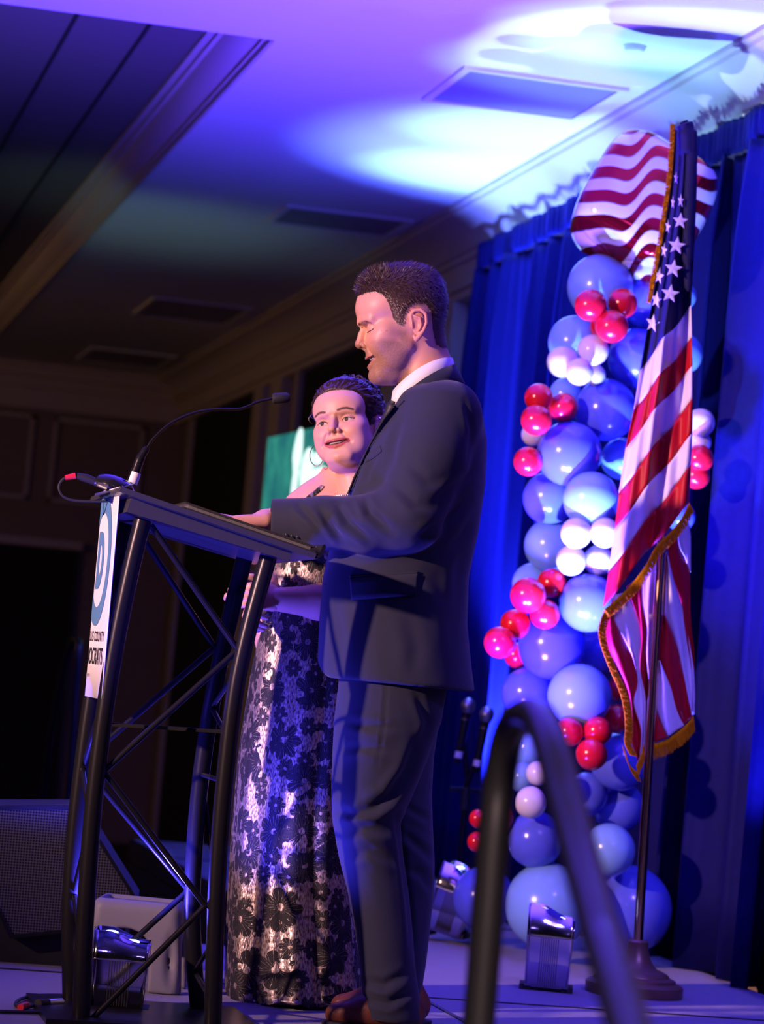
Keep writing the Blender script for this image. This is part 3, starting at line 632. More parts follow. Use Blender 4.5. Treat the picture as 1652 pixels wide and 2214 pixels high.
# ================================================================= led screen on the far wall side
zt0 = at(580, 945, Y=15.5).z
def solveY(px, py, z):
    lo, hi = 8.0, 20.0
    for _ in range(50):
        m_ = (lo+hi)/2
        if at(px, py, Y=m_).z > z: hi = m_
        else: lo = m_
    return (lo+hi)/2
A = at(580, 945, Y=15.5); Yb = solveY(790, 900, zt0); B = at(790, 900, Y=Yb)
sc = thing('led_screen', 'glowing green screen with white lettering behind the woman', 'screen', (A.x, A.y, -0.6))
Hs = 0.52; ex = (B-A); ex.z = 0; Ws = ex.length; ex.normalize(); en = Vector((ex.y, -ex.x, 0))
def spnt(u, v, o=0.0): return A+ex*u+Vector((0, 0, -v))+en*o     # metres from the top-left corner
MB().hexa([spnt(0, Hs, -.05), spnt(Ws, Hs, -.05), spnt(Ws, Hs, 0), spnt(0, Hs, 0)], [spnt(0, 0, -.05), spnt(Ws, 0, -.05), spnt(Ws, 0, 0), spnt(0, 0, 0)]).build('housing', 'matte_black', sc, smooth=False)
MB().add([spnt(.004, Hs-.004, .002), spnt(Ws-.004, Hs-.004, .002), spnt(Ws-.004, .004, .002), spnt(.004, .004, .002)], [(0, 1, 2, 3)]).build('display', 'screen_green', sc, smooth=False)
def suv(px, py):              # photograph mark -> metres on the screen
    d = ray(px, py); o = Vector(CO); n_ = en; t_ = (A-o).dot(n_)/Vector(d).dot(n_); q_ = o+Vector(d)*t_; return ((q_-A).dot(ex), -(q_.z-A.z))
def mark(pts, name='glyph', m='screen_white'):
    MB().add([spnt(*suv(*q), 0.004) for q in pts], [tuple(range(len(pts)))]).build(name, m, sc, smooth=False)
cr = lambda L: [(560+a/9.178, 920+c/9.178) for a, c in L]
mark(cr([(790, 130), (830, 50), (880, 60), (890, 130), (885, 280), (880, 420), (870, 560), (850, 690), (830, 760), (800, 860), (815, 930), (790, 1010), (770, 1200), (745, 1430), (640, 1430), (655, 1250), (675, 1080), (695, 960), (690, 860), (690, 760), (680, 690), (690, 560), (715, 420), (740, 300), (765, 200)]))
mark(cr([(960+125*math.cos(a)+58*math.sin(a), 915-478*math.sin(a)) for a in np.linspace(0, 2*math.pi, 40)[:-1]]))
mark(cr([(1095, 860), (1300, 800), (1420, 900), (1420, 1200), (1050, 1250), (1050, 1150)]))
mark(cr([(1100, 560), (1180, 520), (1280, 700), (1270, 760), (1110, 800)]))
mark(cr([(960, 720), (1005, 725), (990, 645)]), 'glyph_cutout', 'screen_green')
mark(cr([(918, 1150), (965, 1150), (930, 1240)]), 'glyph_cutout', 'screen_green')
for s in (0.25, 0.75): MB().tube([spnt(Ws*s, Hs, -.03), Vector((spnt(Ws*s, Hs, -.03).x, spnt(Ws*s, Hs, -.03).y, -0.6))], 0.02, 10).build('stand_leg', 'powder_black', sc)
# ================================================================= cables on the deck
def floor_cable(pts, label, r=0.0045, red=None, plug=None):
    q = [at(*p_, Z=0.006) for p_ in pts]; t = thing('audio_cable', label, 'cable', (q[0].x, q[0].y, 0))
    MB().tube(catmull(q, 6), r, 8).build('cord', 'matte_black', t)
    if plug:
        a, c = at(*plug[0], Z=0.014), at(*plug[1], Z=0.014)
        MB().tube([a, a.lerp(c, .4)], 0.011, 14).build('plug_boot', 'matte_black', t)
        MB().tube([a.lerp(c, .4), c], 0.0105, 14).build('plug_shell', 'satin_metal', t)
    if red:
        a, c = at(*red[0], Z=0.010), at(*red[1], Z=0.010); MB().tube([a, c], 0.008, 10).build('cable_clip', 'red_plastic', t)
    return t
floor_cable([(-40, 2186), (40, 2188), (110, 2190), (150, 2196), (230, 2204)], 'black audio cable running straight across the deck at lower left')
floor_cable([(80, 2172), (50, 2180), (34, 2172), (45, 2160), (80, 2153), (130, 2152), (180, 2156)], 'looped black audio cable with silver plug at lower left', plug=((82, 2170), (132, 2167)), red=((44, 2178), (58, 2173)))
# ================================================================= flag on its pole
pb = at(1370, 2150, Z=0); PX, PY = pb.x, pb.y
fp = thing('flagpole', 'brass flagpole on a round stepped bronze base', 'flagpole', (PX, PY, 0))
MB().lathe([(0.138, 0.0), (0.140, 0.006), (0.140, 0.030), (0.132, 0.036), (0.118, 0.040), (0.116, 0.048), (0.098, 0.054), (0.094, 0.062), (0.078, 0.070), (0.060, 0.076), (0.048, 0.088), (0.038, 0.108), (0.030, 0.135), (0.030, 0.150), (0.024, 0.156)], (PX, PY, 0), 48).build('base', 'bronze_base', fp)
PT = at(1484, 290, Y=PY); pv = lambda z: Vector((PX, PY, 0.14)).lerp(PT, (z-0.14)/(PT.z-0.14))
MB().tube([pv(0.14), pv(1.25), pv(PT.z)], 0.0135, 20).build('pole', 'brass', fp)
MB().lathe([(0.016, 0), (0.018, 0.01), (0.010, 0.02), (0.001, 0.025)], PT, 16).build('finial', 'brass', fp)
MB().tube([pv(1.03), pv(1.045)], 0.0155, 20).build('joint_ring', 'brass', fp)
FY = PY-0.06
fg = thing('flag', 'striped flag with white stars on navy and gold fringe hanging from the brass pole', 'flag', (PX, FY, 1.0))
def fpt(px, py, dy=0.0): return at(px, py, Y=FY+dy)
# front fold: left and right outlines crossed by the slanting stripe seams
Rr = [660, 729, 790, 860, 935, 1003, 1085]; Lr = [(1384, 800), (1371, 885), (1353, 968), (1338, 1066), (1329, 1143), (1316, 1235), (1304, 1312)]
Rx = [1494, 1496, 1497, 1498, 1497, 1494, 1490]
def fold(s, t, k=1.0):       # depth ripple of the hanging cloth, s across 0..1, t down 0..1
    return k*(0.026*math.sin(s*9.5+t*2.0+0.6)+0.012*math.sin(s*23+1.5*t)+0.05*(s-0.5)**2*4*0.5)
def seam(i):
    (lx_, ly_), (rx_, ry_) = Lr[i], (Rx[i], Rr[i]); out = []
    for s in np.linspace(0, 1, 41):
        sag = 0.0 + 7*math.sin(s*9.5+0.6)
        out.append((lx_+(rx_-lx_)*s, ly_+(ry_-ly_)*s+sag*math.sin(math.pi*s)))
    return out
sm = [seam(i) for i in range(7)]
for i in range(6):
    rows = []
    for t in np.linspace(0, 1, 7):
        rows.append([fpt(sm[i][j][0]*(1-t)+sm[i+1][j][0]*t, sm[i][j][1]*(1-t)+sm[i+1][j][1]*t, fold(j/40, (i+t)/6)) for j in range(41)])
    MB().grid(rows).build('stripe', 'flag_white' if i % 2 == 0 else 'flag_red', fg, sharp=None, solid=0.0012)
# canton: from the pole head down to the first seam
topL, topR = (1458, 285), (1506, 282)
Lc = [(1457, 280), (1455, 340), (1448, 420), (1436, 500), (1424, 570), (1412, 640), (1400, 710), (1384, 800)]
Rc = [(1506, 282), (1507, 330), (1507, 380), (1506, 430), (1503, 490), (1500, 550), (1497, 605), (1494, 660)]
lc, rc = catmull([(a, c, 0) for a, c in Lc], 5), catmull([(a, c, 0) for a, c in Rc], 5); n = len(lc)
def canpt(s, t, off=0.0):
    k = t*(n-1); i = min(int(k), n-2); f = k-i
    a = lc[i].lerp(lc[i+1], f); c = rc[i].lerp(rc[i+1], f)
    sag = 7*math.sin(s*9.5+0.6)*math.sin(math.pi*s)*max(0, (t-0.8)/0.2)
    kk = 0.5+0.5*t
    return (a.x+(c.x-a.x)*s, a.y+(c.y-a.y)*s+sag), fold(s, t*0.0, kk)-off
rows = []
for t in np.linspace(0, 1, 40):
    rows.append([fpt(*canpt(s, t)[0], canpt(s, t)[1]) for s in np.linspace(0, 1, 41)])
can = MB().grid(rows).build('canton', 'flag_navy', fg, sharp=None, solid=0.0012)
cantri = BVHTree.FromPolygons([tuple(v) for r_ in rows for v in r_], [(i*41+j, i*41+j+1, (i+1)*41+j+1, (i+1)*41+j) for i in range(39) for j in range(40)])
def star(px, py, r, rot, sx=1.0):
    r *= 1.15
    b = MB(); vs = []; d0 = Vector(ray(px, py)).normalized(); h0_ = cantri.ray_cast(Vector(CO), d0); Ys = (h0_[0].y if h0_[0] is not None else FY)-0.012
    for k in range(11):
        if k == 10: qx, qy = px, py
        else:
            a = rot+math.pi*k/5; q = r if k % 2 == 0 else r*0.42
            qx, qy = px+q*math.sin(a)*sx, py-q*math.cos(a)
        h = cantri.ray_cast(Vector(CO), Vector(ray(qx, qy)).normalized()); yy = min(Ys, h[0].y-0.004) if h[0] is not None else Ys
        vs.append(at(qx, qy, Y=yy-(0.002 if k == 10 else 0.0)))
    b.add(vs, [(10, k, (k+1) % 10) for k in range(10)]).build('star', 'flag_star', can, smooth=False, solid=0.001)
for q in ((1472, 434, 13, 0.1, 0.45), (1471, 478, 16, 0.1, 0.95), (1463, 531, 17.5, 0.15, 1), (1456, 581, 17.5, 0.15, 1), (1449, 635, 18, 0.15, 1), (1411, 699, 18, 0.2, 0.75), (1425, 597, 17, 0.2, 0.55), (1419, 648, 17, 0.2, 0.62), (1436, 541, 15, 0.2, 0.4), (1444, 490, 14, 0.2, 0.35), (1455, 438, 13, 0.1, 0.3), (1462, 385, 12, 0.1, 0.35)): star(*q)
# rolled fold of navy cloth down the right of the canton and the sleeve over the pole head
q = [fpt(*p_, -0.012) for p_ in ((1496, 285), (1494, 340), (1490, 420), (1487, 500), (1486, 570), (1488, 630))]
MB().tube(catmull(q, 6), [0.016]*6+[0.019]*12+[0.016]*6+[0.011]*6+[0.004], 14).build('fold', 'flag_navy', fg)
q = [fpt(*p_, 0.0) for p_ in ((1478, 262), (1482, 274), (1486, 300), (1488, 340))]
MB().tube(catmull(q, 5), [0.012]*3+[0.024]*5+[0.028]*7+[0.02], 16).build('pole_sleeve', 'flag_navy', fg)
# back fold hanging behind the pole
def column(Lp, Rp, m, dy, amp=0.010, fr=9):
    a, c = catmull([(x, y, 0) for x, y in Lp], 6), catmull([(x, y, 0) for x, y in Rp], 6); k = min(len(a), len(c)); rows = []
    for i in range(k):
        rows.append([fpt(a[i].x+(c[i].x-a[i].x)*s, a[i].y+(c[i].y-a[i].y)*s, dy+amp*math.sin(s*6.28+i*0.12)+0.02*math.sin((a[i].x+(c[i].x-a[i].x)*s)/fr/2)) for s in np.linspace(0, 1, 9)])
    return MB().grid(rows).build('stripe', m, fg, sharp=None, solid=0.0012)
C5 = lambda L: [(1280+a/3.354, 1060+c/3.354) for a, c in L]
column(C5([(150, 780), (95, 960), (80, 1080), (160, 1230), (250, 1420), (290, 1600), (285, 1800), (330, 1960)]), C5([(150, 800), (160, 930), (230, 1080), (300, 1230), (330, 1400), (300, 1540), (355, 1740), (345, 1930)]), 'flag_red', 0.055)
column(C5([(150, 760), (160, 930), (230, 1080), (300, 1230), (330, 1400), (300, 1540), (355, 1740), (345, 1930)]), C5([(250, 740), (330, 920), (355, 1080), (345, 1230), (350, 1330), (385, 1500), (385, 1700), (375, 1900)]), 'flag_white', 0.06)
column(C5([(250, 700), (330, 920), (355, 1080), (345, 1230), (350, 1330), (385, 1500), (385, 1700), (375, 1900)]), C5([(370, 600), (370, 800), (400, 1000), (395, 1200), (410, 1400), (400, 1550), (398, 1700), (395, 1890)]), 'flag_red', 0.07)
column(C5([(375, 560), (370, 800), (400, 1000), (395, 1200), (410, 1400), (400, 1550), (398, 1700), (395, 1890)]), C5([(470, 480), (460, 700), (450, 900), (440, 1100), (430, 1300), (420, 1500), (415, 1700), (410, 1880)]), 'flag_white', 0.085, 0.003)
column(C5([(470, 440), (460, 700), (455, 900), (450, 1100), (440, 1300), (430, 1500), (430, 1700), (430, 1850)]), C5([(545, 450), (530, 650), (520, 880), (505, 1050), (490, 1220), (455, 1450), (450, 1600), (455, 1850)]), 'flag_white', 0.09, 0.003)
column(C5([(540, 440), (530, 650), (520, 880), (500, 1050), (485, 1220), (455, 1450), (450, 1650), (438, 1830)]), C5([(545, 480), (532, 720), (525, 890), (500, 1150), (488, 1240), (460, 1600), (500, 1700), (545, 1790)]), 'flag_red', 0.088, 0.004)
column(C5([(545, 500), (532, 720), (525, 890), (560, 980), (605, 1100), (640, 1230), (688, 1450), (726, 1630)]), C5([(550, 470), (590, 640), (640, 800), (682, 950), (705, 1100), (735, 1280), (745, 1450), (742, 1625)]), 'flag_white', 0.085, 0.012)
column(C5([(520, 900), (510, 980), (495, 1100), (490, 1230), (530, 1360), (580, 1480), (620, 1600), (668, 1700)]), C5([(525, 905), (560, 980), (605, 1100), (640, 1230), (670, 1360), (690, 1480), (705, 1560), (725, 1640)]), 'flag_red', 0.075, 0.008)
column(C5([(550, 380), (560, 500), (590, 640), (640, 800), (665, 950), (690, 1100), (715, 1240), (735, 1400)]), C5([(620, 320), (640, 450), (700, 560), (712, 700), (712, 850), (720, 1000), (738, 1150), (742, 1300)]), 'flag_red', 0.095, 0.006)
column(C5([(620, 320), (640, 420), (670, 480), (690, 540), (705, 570), (710, 590)]), C5([(690, 190), (712, 300), (715, 400), (715, 480), (715, 540), (714, 595)]), 'flag_white', 0.10, 0.003)
column(C5([(486, 1235), (466, 1400), (455, 1560), (492, 1680), (548, 1790)]), C5([(492, 1235), (560, 1400), (605, 1500), (650, 1620), (668, 1705)]), 'flag_white', 0.066, 0.006)
column(C5([(460, 1600), (455, 1650), (445, 1700), (440, 1760), (437, 1830)]), C5([(462, 1600), (480, 1640), (500, 1690), (525, 1740), (548, 1790)]), 'flag_red', 0.064, 0.004)
# gold fringe: a heading band and a row of hanging threads along each edge
def fringe(pts, wid, dy, dirv=None, dens=1.3):
    q = catmull([(a, c, 0) for a, c in pts], 10); head = MB(); thr = MB()
    rows = []; L_ = 0
    for i, p in enumerate(q):
        t = (q[min(i+1, len(q)-1)]-q[max(i-1, 0)]).normalized()
        nn = Vector((-t.y, t.x, 0)) if dirv is None else Vector((*dirv, 0)).normalized()
        rows.append((p, nn))
    head.grid([[fpt(p.x+nn.x*wid*k, p.y+nn.y*wid*k, dy-0.003+0.002*math.sin(i*1.9)) for k in (0.0, 0.2, 0.42)] for i, (p, nn) in enumerate(rows)])
    o = head.build('fringe', 'fringe_gold', fg, sharp=None, solid=0.003)
    for (p, nn), (p2, n2) in zip(rows[:-1], rows[1:]):
        d = (p2-p).length; m_ = max(1, int(d*dens))
        for k in range(m_):
            f = (k+random.random()*0.8)/m_; a = p.lerp(p2, f); v = nn.lerp(n2, f); e = 1+random.uniform(-0.12, 0.10)
            t = (p2-p).normalized(); j = random.uniform(-1.2, 1.2)
            z0 = dy-0.004+random.uniform(-0.003, 0.002)
            c0, c1 = fpt(a.x+v.x*wid*0.3, a.y+v.y*wid*0.3, z0), fpt(a.x+v.x*wid*e+t.x*j, a.y+v.y*wid*e+t.y*j, z0+random.uniform(-0.003, 0.003))
            thr.tube([c0, c1], 0.0010, 4, cap=False)
    x = thr.build('fringe_threads', 'fringe_gold', o, sharp=None); x['kind'] = 'stuff'
fringe([(1459, 268), (1459, 300), (1457, 330), (1452, 390), (1442, 460), (1431, 530), (1420, 590), (1411, 640), (1407, 655)], 11, -0.02, (-0.98, 0.15))
fringe([(1490, 1087), (1474, 1120), (1450, 1150), (1418, 1182), (1396, 1222), (1366, 1262), (1330, 1298), (1306, 1318)], 21, -0.035, (0.45, 0.85))
fringe([(1308, 1316), (1298, 1342), (1294, 1365), (1298, 1392), (1308, 1422), (1322, 1456), (1338, 1492), (1348, 1530), (1352, 1570), (1350, 1606), (1362, 1632)], 17, 0.03, (0.9, 0.25), 1.5)
fringe([(1346, 1612), (1354, 1640), (1366, 1660), (1377, 1668)], 26, 0.02, (0.35, 0.9))
fringe([(1376, 1655), (1388, 1625), (1390, 1610)], 22, 0.03, (0.2, 1))
fringe([(1408, 1610), (1442, 1598), (1478, 1572), (1499, 1548)], 32, 0.065, (0.12, 1.0))
# ================================================================= balloons
BCOL = {'L': 'balloon_light', 'B': 'balloon_royal', 'R': 'balloon_red', 'W': 'balloon_white'}
BCN = {'L': 'light blue', 'B': 'royal blue', 'R': 'red', 'W': 'white'}
def balloon_mesh(m):
    me_b = MB(); prof = []
    for i in range(25):
        a = math.pi*i/24; z = -math.cos(a); r = math.sin(a)
        if z < 0: z *= 1.0+0.14*(-z)**2; r *= 1.0-0.06*(-z)**3
        prof.append((max(r, 0.0008), z))
    me_b.lathe(prof, n=32); o = me_b.build('balloon', m, None, sharp=None); me = o.data; bpy.data.objects.remove(o); return me
def knot_mesh(m):
    b = MB(); b.lathe([(0.03, 0.02), (0.05, -0.02), (0.045, -0.05), (0.02, -0.07), (0.05, -0.11), (0.06, -0.12), (0.01, -0.115)], n=10)
    o = b.build('knot', m, None, sharp=None); me = o.data; bpy.data.objects.remove(o); return me
BM = {k: (balloon_mesh(v), knot_mesh(v)) for k, v in BCOL.items()}
BL = [  # px, py, r px, colour, depth, knot towards (dx,dy,dz), label
 (1298, 621, 72, 'L', 9.02, None, 'large light blue balloon at the top, just under the foil balloon'),
 (1277, 660, 35, 'R', 8.84, None, 'red balloon, left of three below the topmost light blue balloon'),
 (1346, 656, 33, 'R', 8.88, None, 'red balloon, right of three below the topmost light blue balloon'),
 (1323, 706, 36, 'R', 8.82, None, 'red balloon, lowest of three below the topmost light blue balloon'),
 (1300, 707, 25, 'R', 8.95, None, 'red balloon mostly hidden behind the lowest of the top three red ones'),
 (1400, 651, 58, 'B', 9.06, None, 'royal blue balloon behind the starred part of the flag'),
 (1243, 740, 58, 'L', 9.05, None, 'light blue balloon at upper left, above the topmost white cluster'),
 (1216, 783, 34, 'W', 8.88, None, 'white balloon, leftmost of the topmost white cluster'),
 (1282, 757, 34, 'W', 8.90, None, 'pale pinkish white balloon, upper right of the topmost white cluster'),
 (1253, 804, 30, 'W', 8.86, None, 'white balloon, front centre of the topmost white cluster'),
 (1287, 811, 23, 'W', 8.97, None, 'white balloon tucked behind the topmost white cluster'),
 (1379, 774, 65, 'B', 9.02, None, 'royal blue balloon left of the first white flag stripe'),
 (1473, 765, 47, 'L', 9.12, None, 'blue balloon showing right of the upper flag stripes'),
 (1223, 853, 36, 'L', 9.10, None, 'light blue balloon mostly hidden below the topmost white cluster'),
 (1310, 886, 68, 'B', 8.98, None, 'large royal blue balloon below the topmost white cluster, pointed highlight'),
 (1165, 860, 31, 'R', 8.90, None, 'red balloon, upper left of the three at the left edge'),
 (1218, 881, 32, 'R', 8.93, None, 'red balloon, right of the three at the upper left edge'),
 (1160, 908, 34, 'R', 8.86, None, 'red balloon, lowest of the three at the upper left edge'),
 (1153, 939, 26, 'W', 8.97, None, 'white balloon peeking below the upper left red trio'),
 (1231, 981, 71, 'B', 8.96, None, 'big royal blue balloon below the upper left red trio'),
 (1142, 998, 32, 'R', 8.92, None, 'single red balloon at the left of the big royal blue one'),
 (1345, 992, 46, 'L', 9.05, None, 'light blue balloon touching the middle flag stripes'),
 (1188, 1077, 58, 'B', 8.98, None, 'violet blue balloon at the left of the middle light blue one'),
 (1278, 1080, 61, 'L', 8.92, None, 'light blue balloon with its dark knot facing front, mid column'),
 (1192, 1180, 59, 'L', 8.99, None, 'light blue balloon left of the middle white cluster'),
 (1246, 1153, 34, 'W', 8.83, None, 'white balloon, upper left of the middle four'),
 (1308, 1152, 33, 'W', 8.88, None, 'white balloon, upper right of the middle four'),
 (1235, 1212, 33, 'W', 8.86, None, 'white balloon, lower left of the middle four'),
 (1294, 1212, 33, 'W', 8.88, None, 'white balloon, lower right of the middle four'),
 (1272, 1304, 64, 'B', 8.92, None, 'royal blue balloon with front knot below the middle white four'),
 (1193, 1261, 32, 'R', 8.92, None, 'dark red balloon, topmost of the lower left red group'),
 (1142, 1287, 39, 'R', 8.84, None, 'largest red balloon of the lower left red group'),
 (1178, 1328, 33, 'R', 8.85, None, 'red balloon, right lower of the lower left red group'),
 (1114, 1350, 33, 'R', 8.88, None, 'red balloon below the largest one of the lower left red group'),
 (1081, 1389, 35, 'R', 8.86, None, 'red balloon farthest left of the whole column'),
 (1118, 1417, 28, 'R', 8.97, None, 'red balloon half hidden beside the farthest left one'),
 (1193, 1397, 73, 'B', 8.92, None, 'large blue balloon with bright white underside, lower middle'),
 (1300, 1405, 50, 'B', 9.06, None, 'royal blue balloon in shade behind the flag fringe'),
 (1152, 1262, 45, 'L', 9.07, None, 'light blue balloon hidden behind the lower left red group'),
 (1142, 1500, 58, 'B', 8.97, None, 'violet blue balloon behind the top of the handrail'),
 (1253, 1505, 70, 'L', 8.90, None, 'large light blue balloon with front knot right of the handrail top'),
 (1336, 1490, 26, 'R', 9.00, None, 'dark red balloon just behind the lower flag fringe'),
 (1230, 1583, 32, 'R', 8.88, None, 'red balloon partly covered by the handrail, lower red group'),
 (1292, 1581, 32, 'R', 8.86, None, 'red balloon in the middle of the lower red group'),
 (1334, 1554, 31, 'R', 8.92, None, 'red balloon touching the flag tip, lower red group'),
 (1279, 1631, 35, 'R', 8.80, None, 'red balloon, lowest of the lower red group'),
 (1143, 1619, 42, 'L', 9.02, None, 'light blue balloon seen through the handrail arch'),
 (1128, 1680, 33, 'L', 8.97, None, 'brightly lit pale balloon inside the handrail arch'),
 (1164, 1672, 27, 'W', 8.87, None, 'small white balloon, upper one inside the handrail arch'),
 (1148, 1735, 35, 'W', 8.83, None, 'white balloon, lower one inside the handrail arch'),
 (1340, 1646, 64, 'B', 9.00, None, 'royal blue balloon in shade below the flag tip'),
 (1268, 1717, 48, 'B', 9.03, None, 'royal blue balloon in shade right of the handrail slope'),
 (1337, 1744, 56, 'B', 9.06, None, 'royal blue balloon in shade left of the lower flagpole'),
 (1158, 1815, 62, 'B', 8.95, None, 'royal blue balloon under the arch, above the biggest front balloon'),
 (1316, 1838, 58, 'L', 8.92, None, 'mid blue balloon between handrail slope and flagpole'),
 (1185, 1958, 94, 'L', 8.95, None, 'biggest light blue balloon on the deck behind the chrome light'),
 (1356, 1966, 97, 'B', 9.10, None, 'biggest royal blue balloon on the deck behind the flagpole'),
 (1046, 1942, 68, 'B', 9.30, None, 'blue balloon on the deck left of the handrail post'),
 (1034, 1770, 20, 'R', 8.98, None, 'small red balloon above another, left of the handrail post'),
 (1032, 1820, 22, 'R', 8.98, None, 'lower of two small red balloons left of the handrail post'),
 (1078, 1768, 32, 'R', 8.97, None, 'red balloon hidden behind the handrail post, lower left'),
 (1515, 914, 31, 'W', 9.00, None, 'white balloon right of the flag stripes, upper one'),
 (1512, 956, 26, 'W', 9.05, None, 'white balloon right of the flag, above the red one'),
 (1512, 992, 31, 'R', 8.96, None, 'red balloon right of the flag stripes'),
 (1506, 1029, 29, 'R', 8.97, None, 'dark red balloon right of the flag, lowest there'),
 (1471, 1116, 33, 'B', 9.06, None, 'blue balloon right of the flag near the slanting fringe'),
 (1474, 640, 32, 'L', 9.12, None, 'blue balloon edge showing right of the flag stars'),
]
_px = np.array([q[0] for q in BL], float); _py = np.array([q[1] for q in BL], float); _rp = np.array([q[2] for q in BL], float); _Y = np.array([q[4] for q in BL], float); _Y0 = _Y.copy()
_d = np.array([ray(a_, c_) for a_, c_ in zip(_px, _py)]); _d /= _d[:, 1:2]
for _it in range(160):          # let the tied balloons settle front to back so that they touch instead of interpenetrating
    _c = CO+_d*_Y[:, None]; _r = _rp*_Y/FPX*1.02; D = np.linalg.norm(_c[:, None]-_c[None], axis=2); pen = (_r[:, None]+_r[None])*0.95-D; np.fill_diagonal(pen, -1)
    I, J = np.where(pen > 0.001); mv = np.zeros_like(_Y)
    for i_, j_ in zip(I, J):
        s_ = 1.0 if (_Y0[i_], i_) > (_Y0[j_], j_) else -1.0; mv[i_] += s_*pen[i_, j_]*0.12
    _Y = np.clip(_Y+np.clip(mv, -0.02, 0.02), 8.66, 9.36)
_ix = [q[6] for q in BL].index('dark red balloon right of the flag, lowest there'); _Y[_ix] = _Y[_ix-1]+0.015
for i, (px, py, rp, c, Y, kn, lab) in enumerate(BL):
    Y = float(_Y[i])
    p = at(px, py, Y=Y); r = rp*mpp(Y, px, py)
    o = bpy.data.objects.new('balloon', BM[c][0]); COL.objects.link(o); o.location = p; o.scale = (r, r, r)
    if kn: d = Vector(kn)
    else:
        ax = at(1290, py, Y=9.05); d = Vector((ax.x-p.x, 0.25+random.random()*0.2, random.uniform(-.1, .1)-0.05)); 
        if d.length < 1e-3: d = Vector((0, 1, 0))
    d.normalize(); o.rotation_euler = d.to_track_quat('-Z', 'Y').to_euler()
    tag(o, lab, 'balloon', 'latex balloons of the balloon column')
    k = bpy.data.objects.new('knot', BM[c][1]); COL.objects.link(k); k.parent = o; k.location = (0, 0, -1.13)
# foil balloon with wavy stripes
Yf = 9.0; fc = at(1392, 448, Y=Yf); rf = 132*mpp(Yf, 1392, 448)
fo = thing('foil_balloon', 'square foil balloon with wavy red and white stripes at the column top', 'balloon', tuple(fc), R(-16))
b = MB(); nu, nv = 64, 40; rows = []
for i in range(nv+1):
    phi = -math.pi/2+math.pi*i/nv; rows.append([])
    for j in range(nu+1):
        th = 2*math.pi*j/nu; e1, e2 = 0.50, 0.50
        sp_ = lambda v, e: math.copysign(abs(v)**e, v)
        x = sp_(math.cos(phi), e1)*sp_(math.cos(th), e2); y = sp_(math.cos(phi), e1)*sp_(math.sin(th), e2)*0.86; z = sp_(math.sin(phi), e1)
        wr = 1+0.012*math.sin(9*th)*abs(math.sin(phi))**4
        rows[-1].append(Vector((x*wr, y*wr, z*wr*1.05))*rf)
rt = Matrix.Rotation(R(24), 3, 'Y') @ Matrix.Rotation(R(-14), 3, 'X')
b.grid([[rt @ v for v in r_] for r_ in rows]); b.build('skin', 'foil_stripes', fo, world=False, sharp=None)
tq = at(1345, 356, Y=Yf)-fc; tm = Matrix.Rotation(R(-16), 4, 'Z').inverted(); tq = tm @ tq
b = MB()
for k in range(7):
    a = k*0.9; b.tube([tq+Vector((0.012*math.cos(a), 0.012*math.sin(a), -0.02)), tq+Vector((0.022*math.cos(a), 0.03*math.sin(a), 0.004)), tq+Vector((0.012*math.cos(a+.5), 0.02*math.sin(a), 0.024))], [0.012, 0.012, 0.006], 6)
b.build('neck', 'foil_silver', fo, world=False, sharp=20)
# ================================================================= grey moulded step stool
# ================================================================= implicit surfaces for organic shapes
def smin(a, b, k): 
    h = np.clip(0.5+0.5*(b-a)/k, 0, 1); return b*(1-h)+a*h-k*h*(1-h)
def smax(a, b, k): return -smin(-a, -b, k)
class Grid:
    def __init__(s, lo, hi, h):
        s.lo = np.array(lo, np.float32); s.h = h
        s.n = [int(math.ceil((b-a)/h))+1 for a, b in zip(lo, hi)]
        ax = [np.float32(a)+np.arange(k, dtype=np.float32)*np.float32(h) for a, k in zip(lo, s.n)]
        s.X, s.Y, s.Z = np.meshgrid(*ax, indexing='ij', sparse=True)
def e_ell(g, c, r, rot=None):
    x, y, z = g.X-c[0], g.Y-c[1], g.Z-c[2]
    if rot is not None:
        m = np.array(rot, np.float32); x, y, z = (m[0, 0]*x+m[1, 0]*y+m[2, 0]*z, m[0, 1]*x+m[1, 1]*y+m[2, 1]*z, m[0, 2]*x+m[1, 2]*y+m[2, 2]*z)
    k0 = np.sqrt((x/r[0])**2+(y/r[1])**2+(z/r[2])**2); k1 = np.sqrt((x/r[0]**2)**2+(y/r[1]**2)**2+(z/r[2]**2)**2)+1e-6
    return k0*(k0-1)/k1
def e_cap(g, a, b, r0, r1=None):
    r1 = r0 if r1 is None else r1
    a = np.array(a, float); b = np.array(b, float); ab = b-a; L2 = float(ab@ab)+1e-12
    x, y, z = g.X-a[0], g.Y-a[1], g.Z-a[2]
    t = np.clip((x*ab[0]+y*ab[1]+z*ab[2])/L2, 0, 1).astype(np.float32)
    return np.sqrt((x-t*ab[0])**2+(y-t*ab[1])**2+(z-t*ab[2])**2)-(r0+(r1-r0)*t)
def e_chain(g, pts, rs, k=0.0):
    d = None
    for i in range(len(pts)-1):
        q = e_cap(g, pts[i], pts[i+1], rs[i], rs[i+1]); d = q if d is None else (smin(d, q, k) if k else np.minimum(d, q))
    return d
def e_box(g, c, hb, r, rot=None):
    x, y, z = g.X-c[0], g.Y-c[1], g.Z-c[2]
    if rot is not None:
        m = np.array(rot, np.float32); x, y, z = (m[0, 0]*x+m[1, 0]*y+m[2, 0]*z, m[0, 1]*x+m[1, 1]*y+m[2, 1]*z, m[0, 2]*x+m[1, 2]*y+m[2, 2]*z)
    qx, qy, qz = np.abs(x)-(hb[0]-r), np.abs(y)-(hb[1]-r), np.abs(z)-(hb[2]-r)
    return np.sqrt(np.maximum(qx, 0)**2+np.maximum(qy, 0)**2+np.maximum(qz, 0)**2)+np.minimum(np.maximum(qx, np.maximum(qy, qz)), 0)-r
